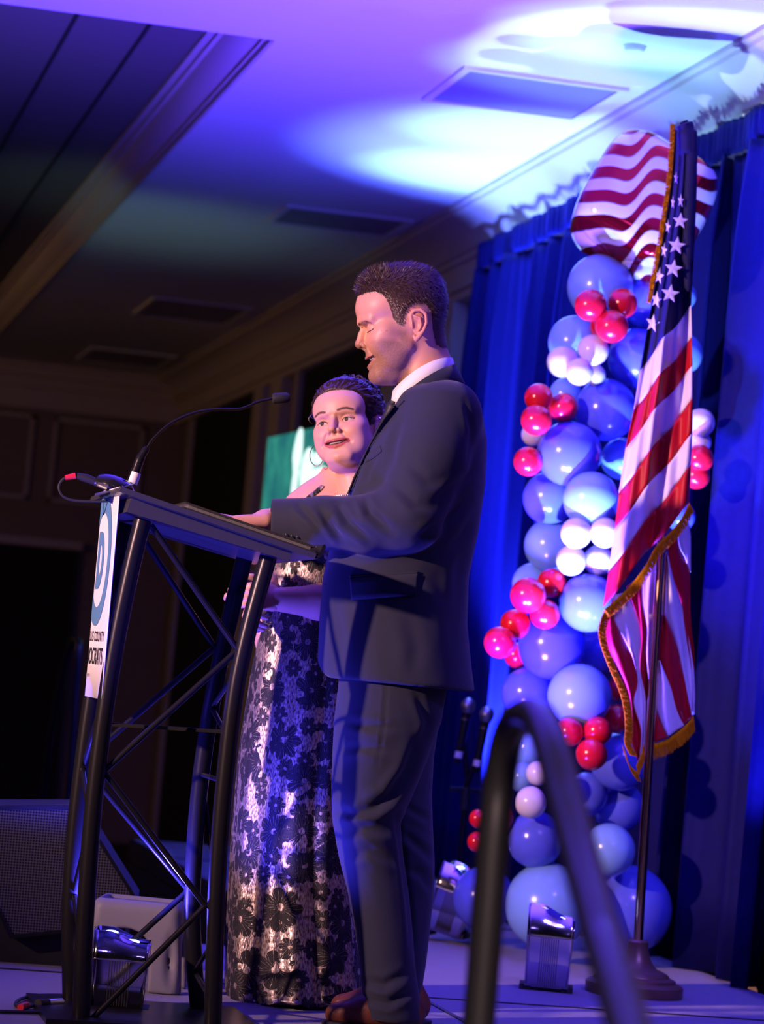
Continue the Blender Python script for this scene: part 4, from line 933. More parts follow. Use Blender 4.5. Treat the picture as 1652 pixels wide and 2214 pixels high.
def e_loft(g, z, xf, xb, ry, cy=0.0, p=2.0, yz=None):
    # vertical tube: at height z it spans xf..xb in X and cy-ry..cy+ry in Y
    zs = np.array(z); o = np.argsort(zs); Z = g.Z.ravel()
    f = lambda v: np.interp(Z, zs[o], np.array(v, float)[o]).astype(np.float32)[None, None, :]
    F, B, RY = f(xf), f(xb), f(ry); CY = f(cy) if hasattr(cy, '__len__') else cy
    cx, rx = (F+B)/2, (B-F)/2
    q = (np.abs((g.X-cx)/rx)**p+np.abs((g.Y-CY)/RY)**p)**(1/p)
    return (q-1)*np.minimum(rx, RY)*0.92
def polysd(px, py, poly):       # signed distance to a 2-D polygon, negative inside
    poly = np.array(poly, float); d = np.full(np.broadcast(px, py).shape, 1e9, np.float32); ins = np.zeros(d.shape, bool); n = len(poly)
    for i in range(n):
        a, b = poly[i], poly[(i+1) % n]; e = b-a
        wx, wy = px-a[0], py-a[1]; t = np.clip((wx*e[0]+wy*e[1])/(e@e), 0, 1)
        d = np.minimum(d, (wx-e[0]*t)**2+(wy-e[1]*t)**2)
        c = ((a[1] > py) != (b[1] > py)) & (px < (b[0]-a[0])*(py-a[1])/((b[1]-a[1]) if b[1] != a[1] else 1e-9)+a[0]); ins ^= c
    return np.where(ins, -np.sqrt(d), np.sqrt(d)).astype(np.float32)
def surf(d, g):
    n0, n1, n2 = d.shape; s = d < 0
    c = s[:-1, :-1, :-1].astype(np.int8)
    for i, j, k in ((1,0,0),(0,1,0),(1,1,0),(0,0,1),(1,0,1),(0,1,1),(1,1,1)): c = c+s[i:n0-1+i, j:n1-1+j, k:n2-1+k]
    act = (c > 0) & (c < 8); idx = np.argwhere(act); vid = np.full(act.shape, -1, np.int64); vid[act] = np.arange(len(idx))
    off = [(0,0,0),(1,0,0),(0,1,0),(1,1,0),(0,0,1),(1,0,1),(0,1,1),(1,1,1)]
    val = np.stack([d[idx[:, 0]+o[0], idx[:, 1]+o[1], idx[:, 2]+o[2]] for o in off], 1)
    acc = np.zeros((len(idx), 3)); cnt = np.zeros(len(idx))
    for a, b in ((0,1),(2,3),(4,5),(6,7),(0,2),(1,3),(4,6),(5,7),(0,4),(1,5),(2,6),(3,7)):
        va, vb = val[:, a], val[:, b]; m = (va < 0) != (vb < 0); t = np.where(m, va/np.where(m, va-vb, 1), 0)
        p = np.array(off[a])+t[:, None]*(np.array(off[b])-np.array(off[a])); acc += np.where(m[:, None], p, 0); cnt += m
    V = (idx+acc/cnt[:, None])*g.h+g.lo; Fs = []
    for ax in range(3):
        sl0 = [slice(None)]*3; sl1 = [slice(None)]*3; sl0[ax] = slice(0, -1); sl1[ax] = slice(1, None)
        a, b = s[tuple(sl0)], s[tuple(sl1)]; e = np.argwhere(a != b); o1, o2 = (ax+1) % 3, (ax+2) % 3
        e = e[(e[:, o1] > 0) & (e[:, o2] > 0) & (e[:, o1] < d.shape[o1]-1) & (e[:, o2] < d.shape[o2]-1)]
        flip = ~a[e[:, 0], e[:, 1], e[:, 2]]; q = []
        for u, v in ((-1, -1), (0, -1), (0, 0), (-1, 0)):
            t = e.copy(); t[:, o1] += u; t[:, o2] += v; q.append(vid[t[:, 0], t[:, 1], t[:, 2]])
        q = np.stack(q, 1); q[flip] = q[flip][:, ::-1]; Fs.append(q)
    return V, np.concatenate(Fs)
def vnormals(V, F):
    a, b, c, d = V[F[:, 0]], V[F[:, 1]], V[F[:, 2]], V[F[:, 3]]; n = np.cross(c-a, d-b); N = np.zeros_like(V)
    for k in range(4): np.add.at(N, F[:, k], n)
    return N/(np.linalg.norm(N, axis=1, keepdims=True)+1e-12)
def relax(V, F, it=2, lam=0.5):
    e = np.concatenate([F[:, [0, 1]], F[:, [1, 2]], F[:, [2, 3]], F[:, [3, 0]]]); e = np.concatenate([e, e[:, ::-1]])
    for _ in range(it):
        A = np.zeros_like(V); n = np.zeros(len(V)); np.add.at(A, e[:, 0], V[e[:, 1]]); np.add.at(n, e[:, 0], 1)
        V = V+lam*(A/np.maximum(n, 1)[:, None]-V)
    return V
def emit_mesh(name, V, F, mtl, parent, col=None, smooth=True):
    me = bpy.data.meshes.new(name); me.from_pydata(V.tolist(), [], F.tolist() if hasattr(F, 'tolist') else F)
    me.materials.append(M[mtl]); me.polygons.foreach_set('use_smooth', [smooth]*len(me.polygons))
    if col is not None:
        at_ = me.color_attributes.new('Tint', 'FLOAT_COLOR', 'POINT'); c4 = np.ones((len(V), 4), np.float32); c4[:, :col.shape[1]] = col; at_.data.foreach_set('color', c4.ravel())
    o = bpy.data.objects.new(name, me); COL.objects.link(o); o.parent = parent; return o
class Frame:      # upright frame facing the camera: x to the right of the picture, y away from the camera, z up
    def __init__(s, px, Y):
        p = at(px, 1300, Y=Y); s.o = np.array([p.x, p.y, 0.0]); s.th = math.atan2(p.x, p.y)
        s.ex = np.array([math.cos(s.th), -math.sin(s.th), 0]); s.ey = np.array([math.sin(s.th), math.cos(s.th), 0])
    def L(s, px, py, y=0.0):
        d = ray(px, py); t = ((s.o-CO)@s.ey+y)/(d@s.ey); p = CO+d*t-s.o; return np.array([p@s.ex, y, p[2]])
    def W(s, v): v = np.atleast_2d(v); return s.o+v[:, :1]*s.ex+v[:, 1:2]*s.ey+v[:, 2:3]*np.array([0, 0, 1.0])
    def px(s, v):
        d = s.W(v)-CO; z = d@CF; return np.stack([IW/2+FPX*(d@CR)/z, IH/2-FPX*(d@CU)/z], 1)
    def caster(s, V, F):
        return BVHTree.FromPolygons([tuple(q) for q in V], [tuple(int(i) for i in f) for f in F])
    def cast(s, bvh, px, py, off=0.0):
        d = ray(px, py); dl = Vector((d@s.ex, d@s.ey, d[2])).normalized(); c = CO-s.o; ol = Vector((c@s.ex, c@s.ey, c[2]))
        h = bvh.ray_cast(ol, dl)
        return None if h[0] is None else h[0]-dl*off
def crease(V, N, fr, lines, camdir):
    """press folds into a cloth surface: each line is (picture polyline, half width px, depth m, ridge m)"""
    P2 = fr.px(V); face = np.clip(-(N@camdir), 0, 1); out = np.zeros(len(V))
    for pts, w, dep, rid in lines:
        pts = np.array(pts, float); best = np.full(len(V), 1e9); sd = np.zeros(len(V)); tt = np.zeros(len(V)); L = len(pts)-1
        for i in range(L):
            a, b = pts[i], pts[i+1]; e = b-a; t = np.clip(((P2-a)@e)/(e@e), 0, 1); q = P2-a-t[:, None]*e; d = np.hypot(q[:, 0], q[:, 1])
            m = d < best; best[m] = d[m]; tt[m] = ((i+t)/L)[m]; sd[m] = (np.sign(e[0]*q[:, 1]-e[1]*q[:, 0])*d)[m]
        env = np.sin(np.clip(tt, 0.02, 0.98)*math.pi)**0.6
        out += env*(-dep*np.exp(-(best/w)**2)+rid*np.exp(-((sd-1.6*w)/w)**2)+0.6*rid*np.exp(-((sd+1.6*w)/w)**2))
    return V+N*(out*np.sqrt(face))[:, None]
def strip(fr, bvh, A, B, off, name, mtl, parent, n=10, m=5, solid=0.004, yl=None, edge=0.0):
    """a cloth panel between two picture polylines, laid on the surface below it"""
    a = catmull([(x, y, 0) for x, y in A], n); c = catmull([(x, y, 0) for x, y in B], n); k = min(len(a), len(c)); rows = []; last = None
    for i in range(k):
        row = []
        for s in np.linspace(0, 1, m):
            q = a[i].lerp(c[i], float(s)); h = fr.cast(bvh, q.x, q.y, off)
            if h is None: h = Vector(fr.L(q.x, q.y, last.y if last is not None else (yl or 0.0)))
            last = h; row.append(h)
        rows.append(row)
    return MB().grid(rows).build(name, mtl, parent, world=False, sharp=None, solid=solid)
# ================================================================= grey moulded step stool
sf = Frame(366, 7.52)
stl = thing('step_stool', 'grey moulded plastic step stool with arched opening behind the lectern', 'stool', tuple(sf.o), -sf.th-R(6))
g = Grid((-0.16, -0.14, -0.004), (0.16, 0.14, 0.27), 0.0042); HT = 0.226
tp2 = 1.10-0.16*np.clip(g.Z/HT, 0, 1)
class _S: pass
q = _S(); q.X = g.X/tp2; q.Y = g.Y/tp2; q.Z = g.Z
d = e_box(q, (0, 0, HT/2-0.03), (0.118, 0.095, HT/2+0.03), 0.028); d = np.maximum(d, -g.Z+0.001)
d = smax(d, -e_box(q, (0, 0, 0.06), (0.104, 0.081, 0.135), 0.02), 0.006)
arch = np.minimum(np.maximum(np.hypot((q.X+0.022)/1.0, (g.Z-0.105)/0.75)-0.064, -1+0*g.Y), np.maximum(np.abs(q.X+0.022)-0.064, np.maximum(g.Z-0.105, -0.5-g.Z)))+0*g.Y
d = smax(d, -arch, 0.008)
arch2 = np.minimum(np.hypot(q.Y, (g.Z-0.10)/0.8)-0.050, np.maximum(np.abs(q.Y)-0.050, g.Z-0.10))+0*g.X; d = smax(d, -arch2, 0.008)
d = smax(d, -e_box(q, (0, 0, HT+0.012), (0.096, 0.074, 0.030), 0.012), 0.006)
for sx in (-1, 1): d = smax(d, -e_ell(q, (sx*0.096, -0.112, 0.085), (0.020, 0.028, 0.085)), 0.010)
V_, F_ = surf(d, g); V_ = relax(V_, F_, 1, 0.5); emit_mesh('shell', V_, F_, 'grey_plastic', stl)
MB().hexa([(-0.086, -0.066, HT-0.017), (0.086, -0.066, HT-0.017), (0.086, 0.066, HT-0.017), (-0.086, 0.066, HT-0.017)], [(-0.086, -0.066, HT-0.012), (0.086, -0.066, HT-0.012), (0.086, 0.066, HT-0.012), (-0.086, 0.066, HT-0.012)]).build('grip_mat', 'grip_grey', stl, world=False, smooth=False)
# ================================================================= people: heads and hands
def head_sdf(g, p):
    """head in centimetres: x to the person's right, y forward, z up, origin between the ears at brow height"""
    fw = p.get('wide', 1.0); fem = p.get('fem', 0.0)
    class H: pass
    h = H(); h.X = np.abs(g.X)/fw; h.Y = g.Y; h.Z = g.Z          # mirrored half head
    hs = H(); hs.X = g.X/fw; hs.Y = g.Y; hs.Z = g.Z
    d = e_ell(hs, (0, 1.8, 4.0), (7.5, 8.9, 7.2))
    d = smin(d, e_ell(hs, (0, 0.6, -0.5), (6.9, 6.6, 6.0)), 1.5)
    d = smin(d, e_ell(hs, (0, 6.2, 3.0), (6.4, 4.9-0.2*fem, 4.6)), 1.5)
    d = smin(d, e_ell(hs, (0, 4.8, -3.0), (6.3, 5.2, 6.4)), 1.5)
    if not fem: d = smin(d, e_cap(h, (0.9, 10.25, 0.7), (4.7, 8.5, 0.8), 1.0, 0.8), 1.0)
    else: d = smin(d, e_cap(h, (0.9, 9.9, 1.0), (4.7, 8.3, 1.2), 0.8, 0.7), 1.2)
    d = smin(d, e_ell(h, (4.9, 6.1, -2.2), (1.9, 1.9, 1.7)), 2.0)
    d = smin(d, e_ell(h, (3.6, 7.5, -4.0), (2.5, 1.85+0.3*fem, 2.3)), 1.8)
    d = smin(d, e_ell(h, (4.3, 5.0, -6.2), (1.9, 2.8, 3.0)), 2.0)
    if fem: d = smin(d, e_ell(h, (4.4, 5.2, -6.0), (2.2, 2.7, 2.9)), 1.6)
    d = smin(d, e_ell(hs, (0, 7.3, -6.4), (3.7, 3.0, 2.7)), 1.2)
    # jaw and chin
    d = smin(d, e_cap(h, (5.0, 1.9, -5.6), (2.1, 7.7, -10.1), 1.3, 1.7), 2.2)
    d = smin(d, e_ell(hs, (0, 4.2, -7.6), (5.2, 5.0, 3.6)), 1.5)
    d = smin(d, e_ell(hs, (0, 8.25, -10.3), (2.5-0.3*fem, 2.05-0.15*fem, 1.75)), 0.9)
    d = smin(d, e_ell(hs, (0, 4.8, -10.3), (3.8, 4.2, 2.3)), 1.3)
    if fem: d = smin(d, e_ell(hs, (0, 4.2, -11.6), (4.2, 3.8, 1.9)), 1.2)
    # eye hollows, lids and brows
    d = smax(d, -e_ell(h, (3.6, 10.25, -0.9), (2.4, 1.85, 1.15)), 0.9)
    d = smax(d, -e_ell(h, (1.2, 10.6, -0.9), (0.7, 0.9, 1.2)), 0.8)
    ez = -0.95
    lid = e_ell(h, (3.25, 8.15, ez), (1.55, 1.42, 1.38))
    lid = smax(lid, -e_cap(h, (2.0, 9.4, ez+0.75), (4.6, 8.6, ez+0.75), 0.10), 0.12)
    d = smin(d, lid, 0.28)
    if p.get('open', 0) > 0:
        o = p['open']; op = e_ell(h, (3.25, 9.3, ez-0.12), (1.35, 1.5, o)); d = smax(d, -op, 0.06)
    else: d = smax(d, -e_cap(h, (2.15, 9.35, ez-0.62), (4.45, 8.65, ez-0.50), 0.09), 0.10)
    d = smin(d, e_cap(h, (2.0, 9.3, ez-1.15), (4.4, 8.5, ez-1.05), 0.42), 0.5)      # lower lid pad
    # nose
    nz = p.get('nose', 1.0)
    ns = e_chain(hs, [(0, 9.85, -0.4), (0, 10.55, -1.7), (0, 10.95, -2.9)], [0.72*nz, 0.78*nz, 0.92*nz], 0.3)
    ns = smin(ns, e_ell(hs, (0, 11.2, -3.5), (1.02*nz, 1.0, 0.92)), 0.4)
    ns = smin(ns, e_ell(h, (1.3*nz, 10.1, -3.85), (0.72, 0.95, 0.72)), 0.35)
    ns = smin(ns, e_cap(hs, (0, 11.1, -4.05), (0, 10.3, -4.55), 0.38), 0.25)
    d = smin(d, ns, 0.75)
    d = smax(d, -e_ell(h, (0.62*nz, 10.75, -4.55), (0.34, 0.62, 0.42)), 0.15)
    d = smax(d, -e_cap(h, (1.75*nz, 10.55, -3.3), (2.15*nz, 9.7, -4.6), 0.16), 0.4)
    # smile fold
    d = smax(d, -e_cap(h, (2.15, 10.0, -4.7), (3.55, 8.75, -6.9), 0.20), p.get('fold', 0.55))
    d = smax(d, -e_cap(hs, (0, 10.95, -5.2), (0, 10.6, -5.9), 0.16), 0.4)
    # mouth
    up = p.get('smile', 0.09); gap = p.get('gap', 0.55)
    mz = p.get('mz', -7.15)
    mw = p.get('mw', 1.0); yc = 8.35 if mw > 1.05 else 8.3
    UL = [(0, 10.15, mz+0.62), (1.6*mw, 9.6, mz+0.62+up*1.6), (3.0*mw, yc, mz+0.15+up*8.6)]
    LLp = [(0, 9.75, mz-gap-0.42), (1.6*mw, 9.3, mz-gap-0.20+up*1.6), (3.0*mw, yc-0.05, mz-0.10+up*8.2)]
    d = smin(d, e_chain(h, UL, [0.40+0.06*fem, 0.40+0.04*fem, 0.26]), 0.35)
    d = smin(d, e_chain(h, LLp, [0.52+0.05*fem, 0.48, 0.26]), 0.4)
    cav = H(); cav.X = h.X/mw; cav.Y = h.Y; cav.Z = h.Z-up*cav.X**2*0.95
    d = smax(d, -e_ell(cav, (0, 8.5, mz-0.02), (3.0, 2.7, gap)), 0.12)
    # upper teeth and tongue inside
    te = e_ell(cav, (0, 6.6, mz+gap*0.50), (2.8, 3.05, 0.40)); d = np.minimum(d, te)
    d = np.minimum(d, e_ell(cav, (0, 6.4, mz-gap*0.95), (2.4, 2.7, 0.42)))
    # ears
    x0 = 7.05; E0 = h; h = H(); h.X = E0.X; h.Y = E0.Y-0.3; h.Z = (E0.Z+0.75)*0.95
    ear = e_ell(h, (x0+0.05, -0.9, -0.6), (0.55, 1.5, 2.6))
    hp = [(0.35, -0.2), (0.45, 1.1), (-0.4, 1.95), (-1.7, 1.9), (-2.55, 0.9), (-2.5, -0.7), (-1.75, -2.1), (-0.75, -3.1), (-0.1, -3.6), (0.25, -3.0)]
    ear = smin(ear, e_chain(h, [(x0+0.45-0.22*y, y, z) for y, z in hp], [0.34]*6+[0.38, 0.5, 0.5, 0.4]), 0.22)
    ear = smin(ear, e_chain(h, [(x0+0.62, -0.2, 0.9), (x0+0.85, -1.3, 0.3), (x0+0.85, -1.35, -1.0), (x0+0.7, -0.7, -2.0)], [0.22, 0.26, 0.26, 0.24]), 0.2)
    ear = smin(ear, e_ell(h, (x0+0.35, 0.35, -0.9), (0.45, 0.42, 0.7)), 0.2)
    ear = smax(ear, -e_ell(h, (x0+0.95, -0.45, -0.85), (0.62, 0.75, 1.1)), 0.2)
    h = E0; d = smin(d, ear, 0.25)
    # neck
    nk = p.get('neck', [((0, -0.6, -4.5), 5.3), ((0, -1.6, -11), 5.6), ((0, -2.2, -17), 6.2)])
    d = smin(d, e_chain(hs, [q[0] for q in nk], [q[1] for q in nk], 1.0), 1.2)
    return d
def head_colours(V, p):
    """albedo of the skin by place: lips, teeth, brows, stubble, lids (head centimetres)"""
    x = np.abs(V[:, 0])/p.get('wide', 1.0); y, z = V[:, 1], V[:, 2]; n = len(V); mw = p.get('mw', 1.0)
    base = np.array(p['skin']); C = np.tile(base, (n, 1)).astype(np.float32)
    def blend(w, c): 
        nonlocal C; w = np.clip(w, 0, 1)[:, None]; C = C*(1-w)+np.array(c, np.float32)*w
    g3 = lambda cx, cy, cz, r: np.exp(-(((x-cx)**2+(y-cy)**2+(z-cz)**2)/r**2))
    blend(0.28*g3(4.2, 8.5, -3.4, 2.2), p['blush']); blend(0.35*g3(0, 11.6, -3.6, 1.3), p['blush']); blend(0.35*np.clip(x-6.9, 0, 1), p['blush'])
    def seg(pts, w):
        best = np.full(n, 1e9)
        for a, b in zip(pts[:-1], pts[1:]):
            a, b = np.array(a, float), np.array(b, float); e = b-a; q = np.stack([x, y, z], 1)-a; t = np.clip((q@e)/(e@e), 0, 1); best = np.minimum(best, np.linalg.norm(q-t[:, None]*e, axis=1))
        return np.clip((w-best)/(0.35*w)+0.5, 0, 1)
    def seg2(pts, w, ymin):
        best = np.full(n, 1e9)
        for a, b in zip(pts[:-1], pts[1:]):
            a, b = np.array([a[0], a[2]], float), np.array([b[0], b[2]], float); e = b-a; q = np.stack([x, z], 1)-a; t = np.clip((q@e)/(e@e), 0, 1); best = np.minimum(best, np.linalg.norm(q-t[:, None]*e, axis=1))
        return np.clip((w-best)/(0.35*w)+0.5, 0, 1)*(y > ymin)
    mz, up, gap = p.get('mz', -7.15), p.get('smile', 0.09), p.get('gap', 0.55)
    if p.get('stubble'):
        m = np.clip((-3.6-z+0.16*(y-4))*0.9, 0, 1)*np.clip((y-1.2)*0.7, 0, 1)*np.clip((z+13.5)*0.7, 0, 1)
        ch = np.clip(1.25-np.hypot((x-3.6)/2.6, (z+4.1)/2.2), 0, 1); m = m*(1-0.85*ch)
        m = np.maximum(m, np.clip((z+1.0)*-0.5, 0, 1)*np.clip(1.4-np.abs(y-2.6), 0, 1)*(x > 5)*0.9)
        rs = np.random.RandomState(3); m *= 0.62+0.38*rs.rand(n)
        blend(0.78*m, p['stubble'])
    UL = [(0, 10.3, mz+0.62), (1.6*mw, 9.75, mz+0.62+up*1.6), (3.0*mw, 8.4, mz+0.15+up*8.4)]; LL = [(0, 9.95, mz-gap-0.42), (1.6*mw, 9.45, mz-gap-0.20+up*1.6), (3.0*mw, 8.35, mz-0.10+up*8.0)]
    lw = p.get('lipw', 0.5); ls = p.get('lips', 0.6)
    blend(ls*seg2(UL, lw, 7.3), p['lip']); blend(ls*seg2(LL, lw+0.08, 7.3), p['lip'])
    # inside of the mouth
    xm = x/mw; zc = z-up*xm**2*0.95; ins = (xm < 3.0) & (zc < mz+gap*0.98) & (zc > mz-gap*1.05) & (y < 9.75-0.16*xm**2) & (y > 4)
    blend(ins*1.0, (0.16, 0.03, 0.03))
    tee = ins & (zc > mz+gap*0.50-0.44) & (zc < mz+gap*0.50+0.42) & (y > 5.6); blend(tee*1.0, (0.92, 0.88, 0.82))
    # eyelids, lash line, brows
    lidm = g3(3.25, 9.3, -0.55, 0.95); blend(p.get('shadow', 0.25)*lidm, p['lidc'])
    if p.get('brow'): blend(p.get('browk', 0.8)*seg2(p['brow'], p.get('browr', 0.42), 5.5), p['browc'])
    if p.get('moles'):
        for (a, b, c, r) in p['moles']: blend(0.7*np.exp(-((np.abs(V[:, 0]-a))**2*0+(y-b)**2+(z-c)**2)/r**2)*(V[:, 0] < 0), (0.30, 0.10, 0.08))
    return C
def orient(F, pitch, roll):
    """columns: person's right, forward, up, for a head looking along F, pitched up and rolled"""
    F = Vector(F).normalized(); r = F.cross(Vector((0, 0, 1))).normalized(); u = r.cross(F)
    F2 = (F*math.cos(pitch)+u*math.sin(pitch)); u2 = r.cross(F2)
    r3 = r*math.cos(roll)+u2*math.sin(roll); u3 = r3.cross(F2)
    return np.array([[r3.x, F2.x, u3.x], [r3.y, F2.y, u3.y], [r3.z, F2.z, u3.z]])
def hand_sdf(g, O, a, b, c, s, curl, spread=0.0, thumb=None):
    """hand with wrist at O: a along the fingers, b to the thumb side, c out of the back of the hand"""
    O = np.array(O, float); A = [np.array(v, float)/np.linalg.norm(v) for v in (a, b, c)]
    P_ = lambda q: O+s*(A[0]*q[0]+A[1]*q[1]+A[2]*q[2]); rot = np.stack(A, 1)
    d = e_box(g, P_((0.048, 0.0, 0.0)), (0.046*s, 0.039*s, 0.0145*s), 0.013*s, rot)
    d = smin(d, e_cap(g, P_((-0.085, 0, 0.0)), P_((0.012, 0, 0)), 0.031*s, 0.026*s), 0.016*s)
    d = smin(d, e_ell(g, P_((0.030, 0.026, -0.008)), (0.032*s, 0.019*s, 0.016*s), rot), 0.010*s)
    for bi, L0, rr, k in ((0.030, 0.044, 0.0092, 0), (0.0105, 0.049, 0.0096, 1), (-0.0095, 0.045, 0.0091, 2), (-0.0285, 0.036, 0.0080, 3)):
        q = np.array([0.088-0.004*abs(k-1), bi, 0.002]); ang = 0.0; pts = [q]; sp_ = spread*(1.2-k)*0.5
        for L_, dc in ((L0, curl[k][0]), (L0*0.60, curl[k][1]), (L0*0.48, curl[k][2])):
            ang += dc; q = q+L_*np.array([math.cos(ang), sp_*0.3, -math.sin(ang)]); pts.append(q)
        ch = e_chain(g, [P_(v) for v in pts], [rr*1.06*s, rr*s, rr*0.92*s, rr*0.78*s], 0.002*s)
        d = smin(d, ch, 0.0045*s); d = smin(d, e_cap(g, P_((0.05, bi, 0.010)), P_(pts[0]+np.array([0, 0, 0.003])), 0.004*s, 0.008*s), 0.006*s)
    tp_ = thumb or [(0.018, 0.032, -0.006), (0.046, 0.058, -0.012), (0.074, 0.066, -0.016), (0.098, 0.066, -0.019)]
    d = smin(d, e_chain(g, [P_(v) for v in tp_], [0.0145*s, 0.0118*s, 0.0105*s, 0.0080*s], 0.002*s), 0.007*s)
    return d
def hair_strands(V, N, flow, ln, wd, count, seed, fan=0.25, segs=3, droop=0.0):
    """short tapering locks growing from a hair cap; flow(points, normals) gives the combing direction"""
    rs = np.random.RandomState(seed); i = rs.randint(0, len(V), count); p = V[i].copy(); n = N[i]
    f = flow(p, n); f = f+rs.normal(0, fan, f.shape); f /= np.linalg.norm(f, axis=1, keepdims=True)
    L = (ln(p) if callable(ln) else np.full(count, ln))*rs.uniform(0.6, 1.25, count); side = np.cross(f, n); side /= np.linalg.norm(side, axis=1, keepdims=True)+1e-9
    pts = [p-n*0.12*wd[1]]; cur = p.copy(); dr = f.copy()
    for k in range(segs):
        cur = cur+dr*(L/segs)[:, None]; pts.append(cur.copy()); dr = dr-n*0.10+np.array([0, 0, -droop]); dr /= np.linalg.norm(dr, axis=1, keepdims=True)
    verts = []; 
    for k, q in enumerate(pts):
        w_ = wd[0]*(1-(k/segs)**1.6*0.92); verts.append(q-side*w_); verts.append(q+side*w_)
    S_ = segs+1; Vv = np.stack(verts, 1).reshape(-1, 3); base = np.arange(count)[:, None]*2*S_
    F = np.concatenate([base+np.array([2*k, 2*k+1, 2*k+3, 2*k+2]) for k in range(segs)])
    return Vv, F
# ================================================================= the man at the lectern
mf = Frame(838, 7.06)
man = thing('person', 'man in a dark blue suit and tie reading at the lectern, seen in profile', 'person', tuple(mf.o), -mf.th)
CAMD = np.array([0.0, 1.0, 0.06])
def mL(px, py, y=0.0): return mf.L(px, py, y)
MP = dict(skin=(0.64, 0.33, 0.225), blush=(0.62, 0.20, 0.16), stubble=(0.17, 0.10, 0.075), lip=(0.50, 0.17, 0.15), lips=0.5, lipw=0.42, lidc=(0.50, 0.24, 0.20), shadow=0.35,
          mw=1.2, brow=[(1.1, 11.2, 0.15), (2.8, 10.6, 0.55), (4.6, 9.2, 0.35)], browc=(0.24, 0.12, 0.08), browk=0.28, browr=0.42, smile=0.085, gap=0.74, mz=-7.25, fold=0.5,
          moles=[(-6, 5.9, -2.1, 0.16), (-6, 6.9, -1.95, 0.13)])
hs_ = 1.2*0.01
hm = orient((-1.0, -0.05, 0.0), R(-12), 0.0)*hs_
tip = mL(767.6, 746.8, 0.0)
hoff = tip-hm@np.array([0, 12.2, -3.6])
def h2b(V): return V@hm.T+hoff
g = Grid((-9.2, -8.6, -16.5), (9.2, 12.8, 12.2), 0.16)
hd_ = head_sdf(g, MP); HV, HF = surf(hd_, g); HV = relax(HV, HF, 1, 0.4)
HC = head_colours(HV, MP)
headpart = (h2b(HV), HF, HC)
# hair: a cap that follows the skull inside a drawn hairline, covered with short combed locks
poly = [(12, 6.6), (10.3, 6.1), (9.0, 6.25), (7.2, 6.1), (6.0, 5.3), (5.2, 4.0), (4.6, 1.8), (4.2, -1.2), (2.2, -1.3), (1.9, 0.6), (1.0, 2.2), (-0.9, 2.9), (-2.6, 2.5), (-3.5, 0.6), (-3.4, -2.5), (-3.7, -5.6), (-5.0, -6.6), (-12, -6.2), (-12, 16), (12, 16)]
pd = polysd(g.Y, g.Z, poly)
class H_: pass
sk = H_(); sk.X = g.X; sk.Y = g.Y; sk.Z = g.Z
skull = smin(smin(e_ell(sk, (0, 1.8, 4.0), (7.5, 8.9, 7.2)), e_ell(sk, (0, 0.6, -0.5), (6.9, 6.6, 6.0)), 1.5), e_ell(sk, (0, 6.2, 3.0), (6.4, 4.9, 4.6)), 1.5)
skull = smin(skull, e_cap(sk, (0, -0.6, -4.5), (0, -1.6, -11), 5.3, 5.6), 1.2)
topw = np.clip((g.Z-4.5)/5.5, 0, 1)*np.clip(1.15-np.abs(g.X)/6.8, 0, 1)
th = 0.22+0.45*topw+0.45*topw*np.clip((g.Y-3)/6, 0, 1)+0.20*np.clip(-(g.Y+2)/5, 0, 1)*np.clip((g.Z+2)/5, 0, 1)
edge = np.clip(-pd/1.3, 0, 1); cap = smax(skull-th*(0.15+0.85*edge), pd, 0.25)
CV, CF_ = surf(cap, g); CN = vnormals(CV, CF_); CV = relax(CV, CF_, 1, 0.4)
def mflow(p, n):
    top = np.clip((p[:, 2]-5.5)/4, 0, 1)[:, None]; frontw = np.clip((p[:, 1]-3)/5, 0, 1)[:, None]
    up = np.array([0, 0.35, 0.75]); dn = np.array([0, -0.55, -0.85]); fr = np.array([0.0, 0.75, 0.5]); bk = np.array([0, -0.2, 0.3])
    return n*(0.16+0.10*top)+top*(frontw*np.array([0, 0.42, 0.45])+(1-frontw)*np.array([0, -0.75, 0.22]))+(1-top)*dn
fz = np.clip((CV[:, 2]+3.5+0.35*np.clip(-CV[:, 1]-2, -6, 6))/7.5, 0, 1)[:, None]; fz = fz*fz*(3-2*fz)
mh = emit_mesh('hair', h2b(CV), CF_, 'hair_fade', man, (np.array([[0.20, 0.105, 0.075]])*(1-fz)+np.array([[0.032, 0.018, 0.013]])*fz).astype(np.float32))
ln = lambda p: 0.75+0.45*np.clip((p[:, 2]-5)/6, 0, 1)+0.25*np.clip((p[:, 2]-5)/6, 0, 1)*np.clip((p[:, 1]-2)/7, 0, 1)-0.35*np.clip(-p[:, 2]/4, 0, 1)
keep = CN@np.array([0, 0, 1.0]) > -0.6
SV, SF = hair_strands(CV[keep], CN[keep], mflow, ln, (0.045, 1), 24000, 5, 0.22)
o = emit_mesh('hair_locks', h2b(SV), SF, 'hair_man', mh); o['kind'] = 'stuff'
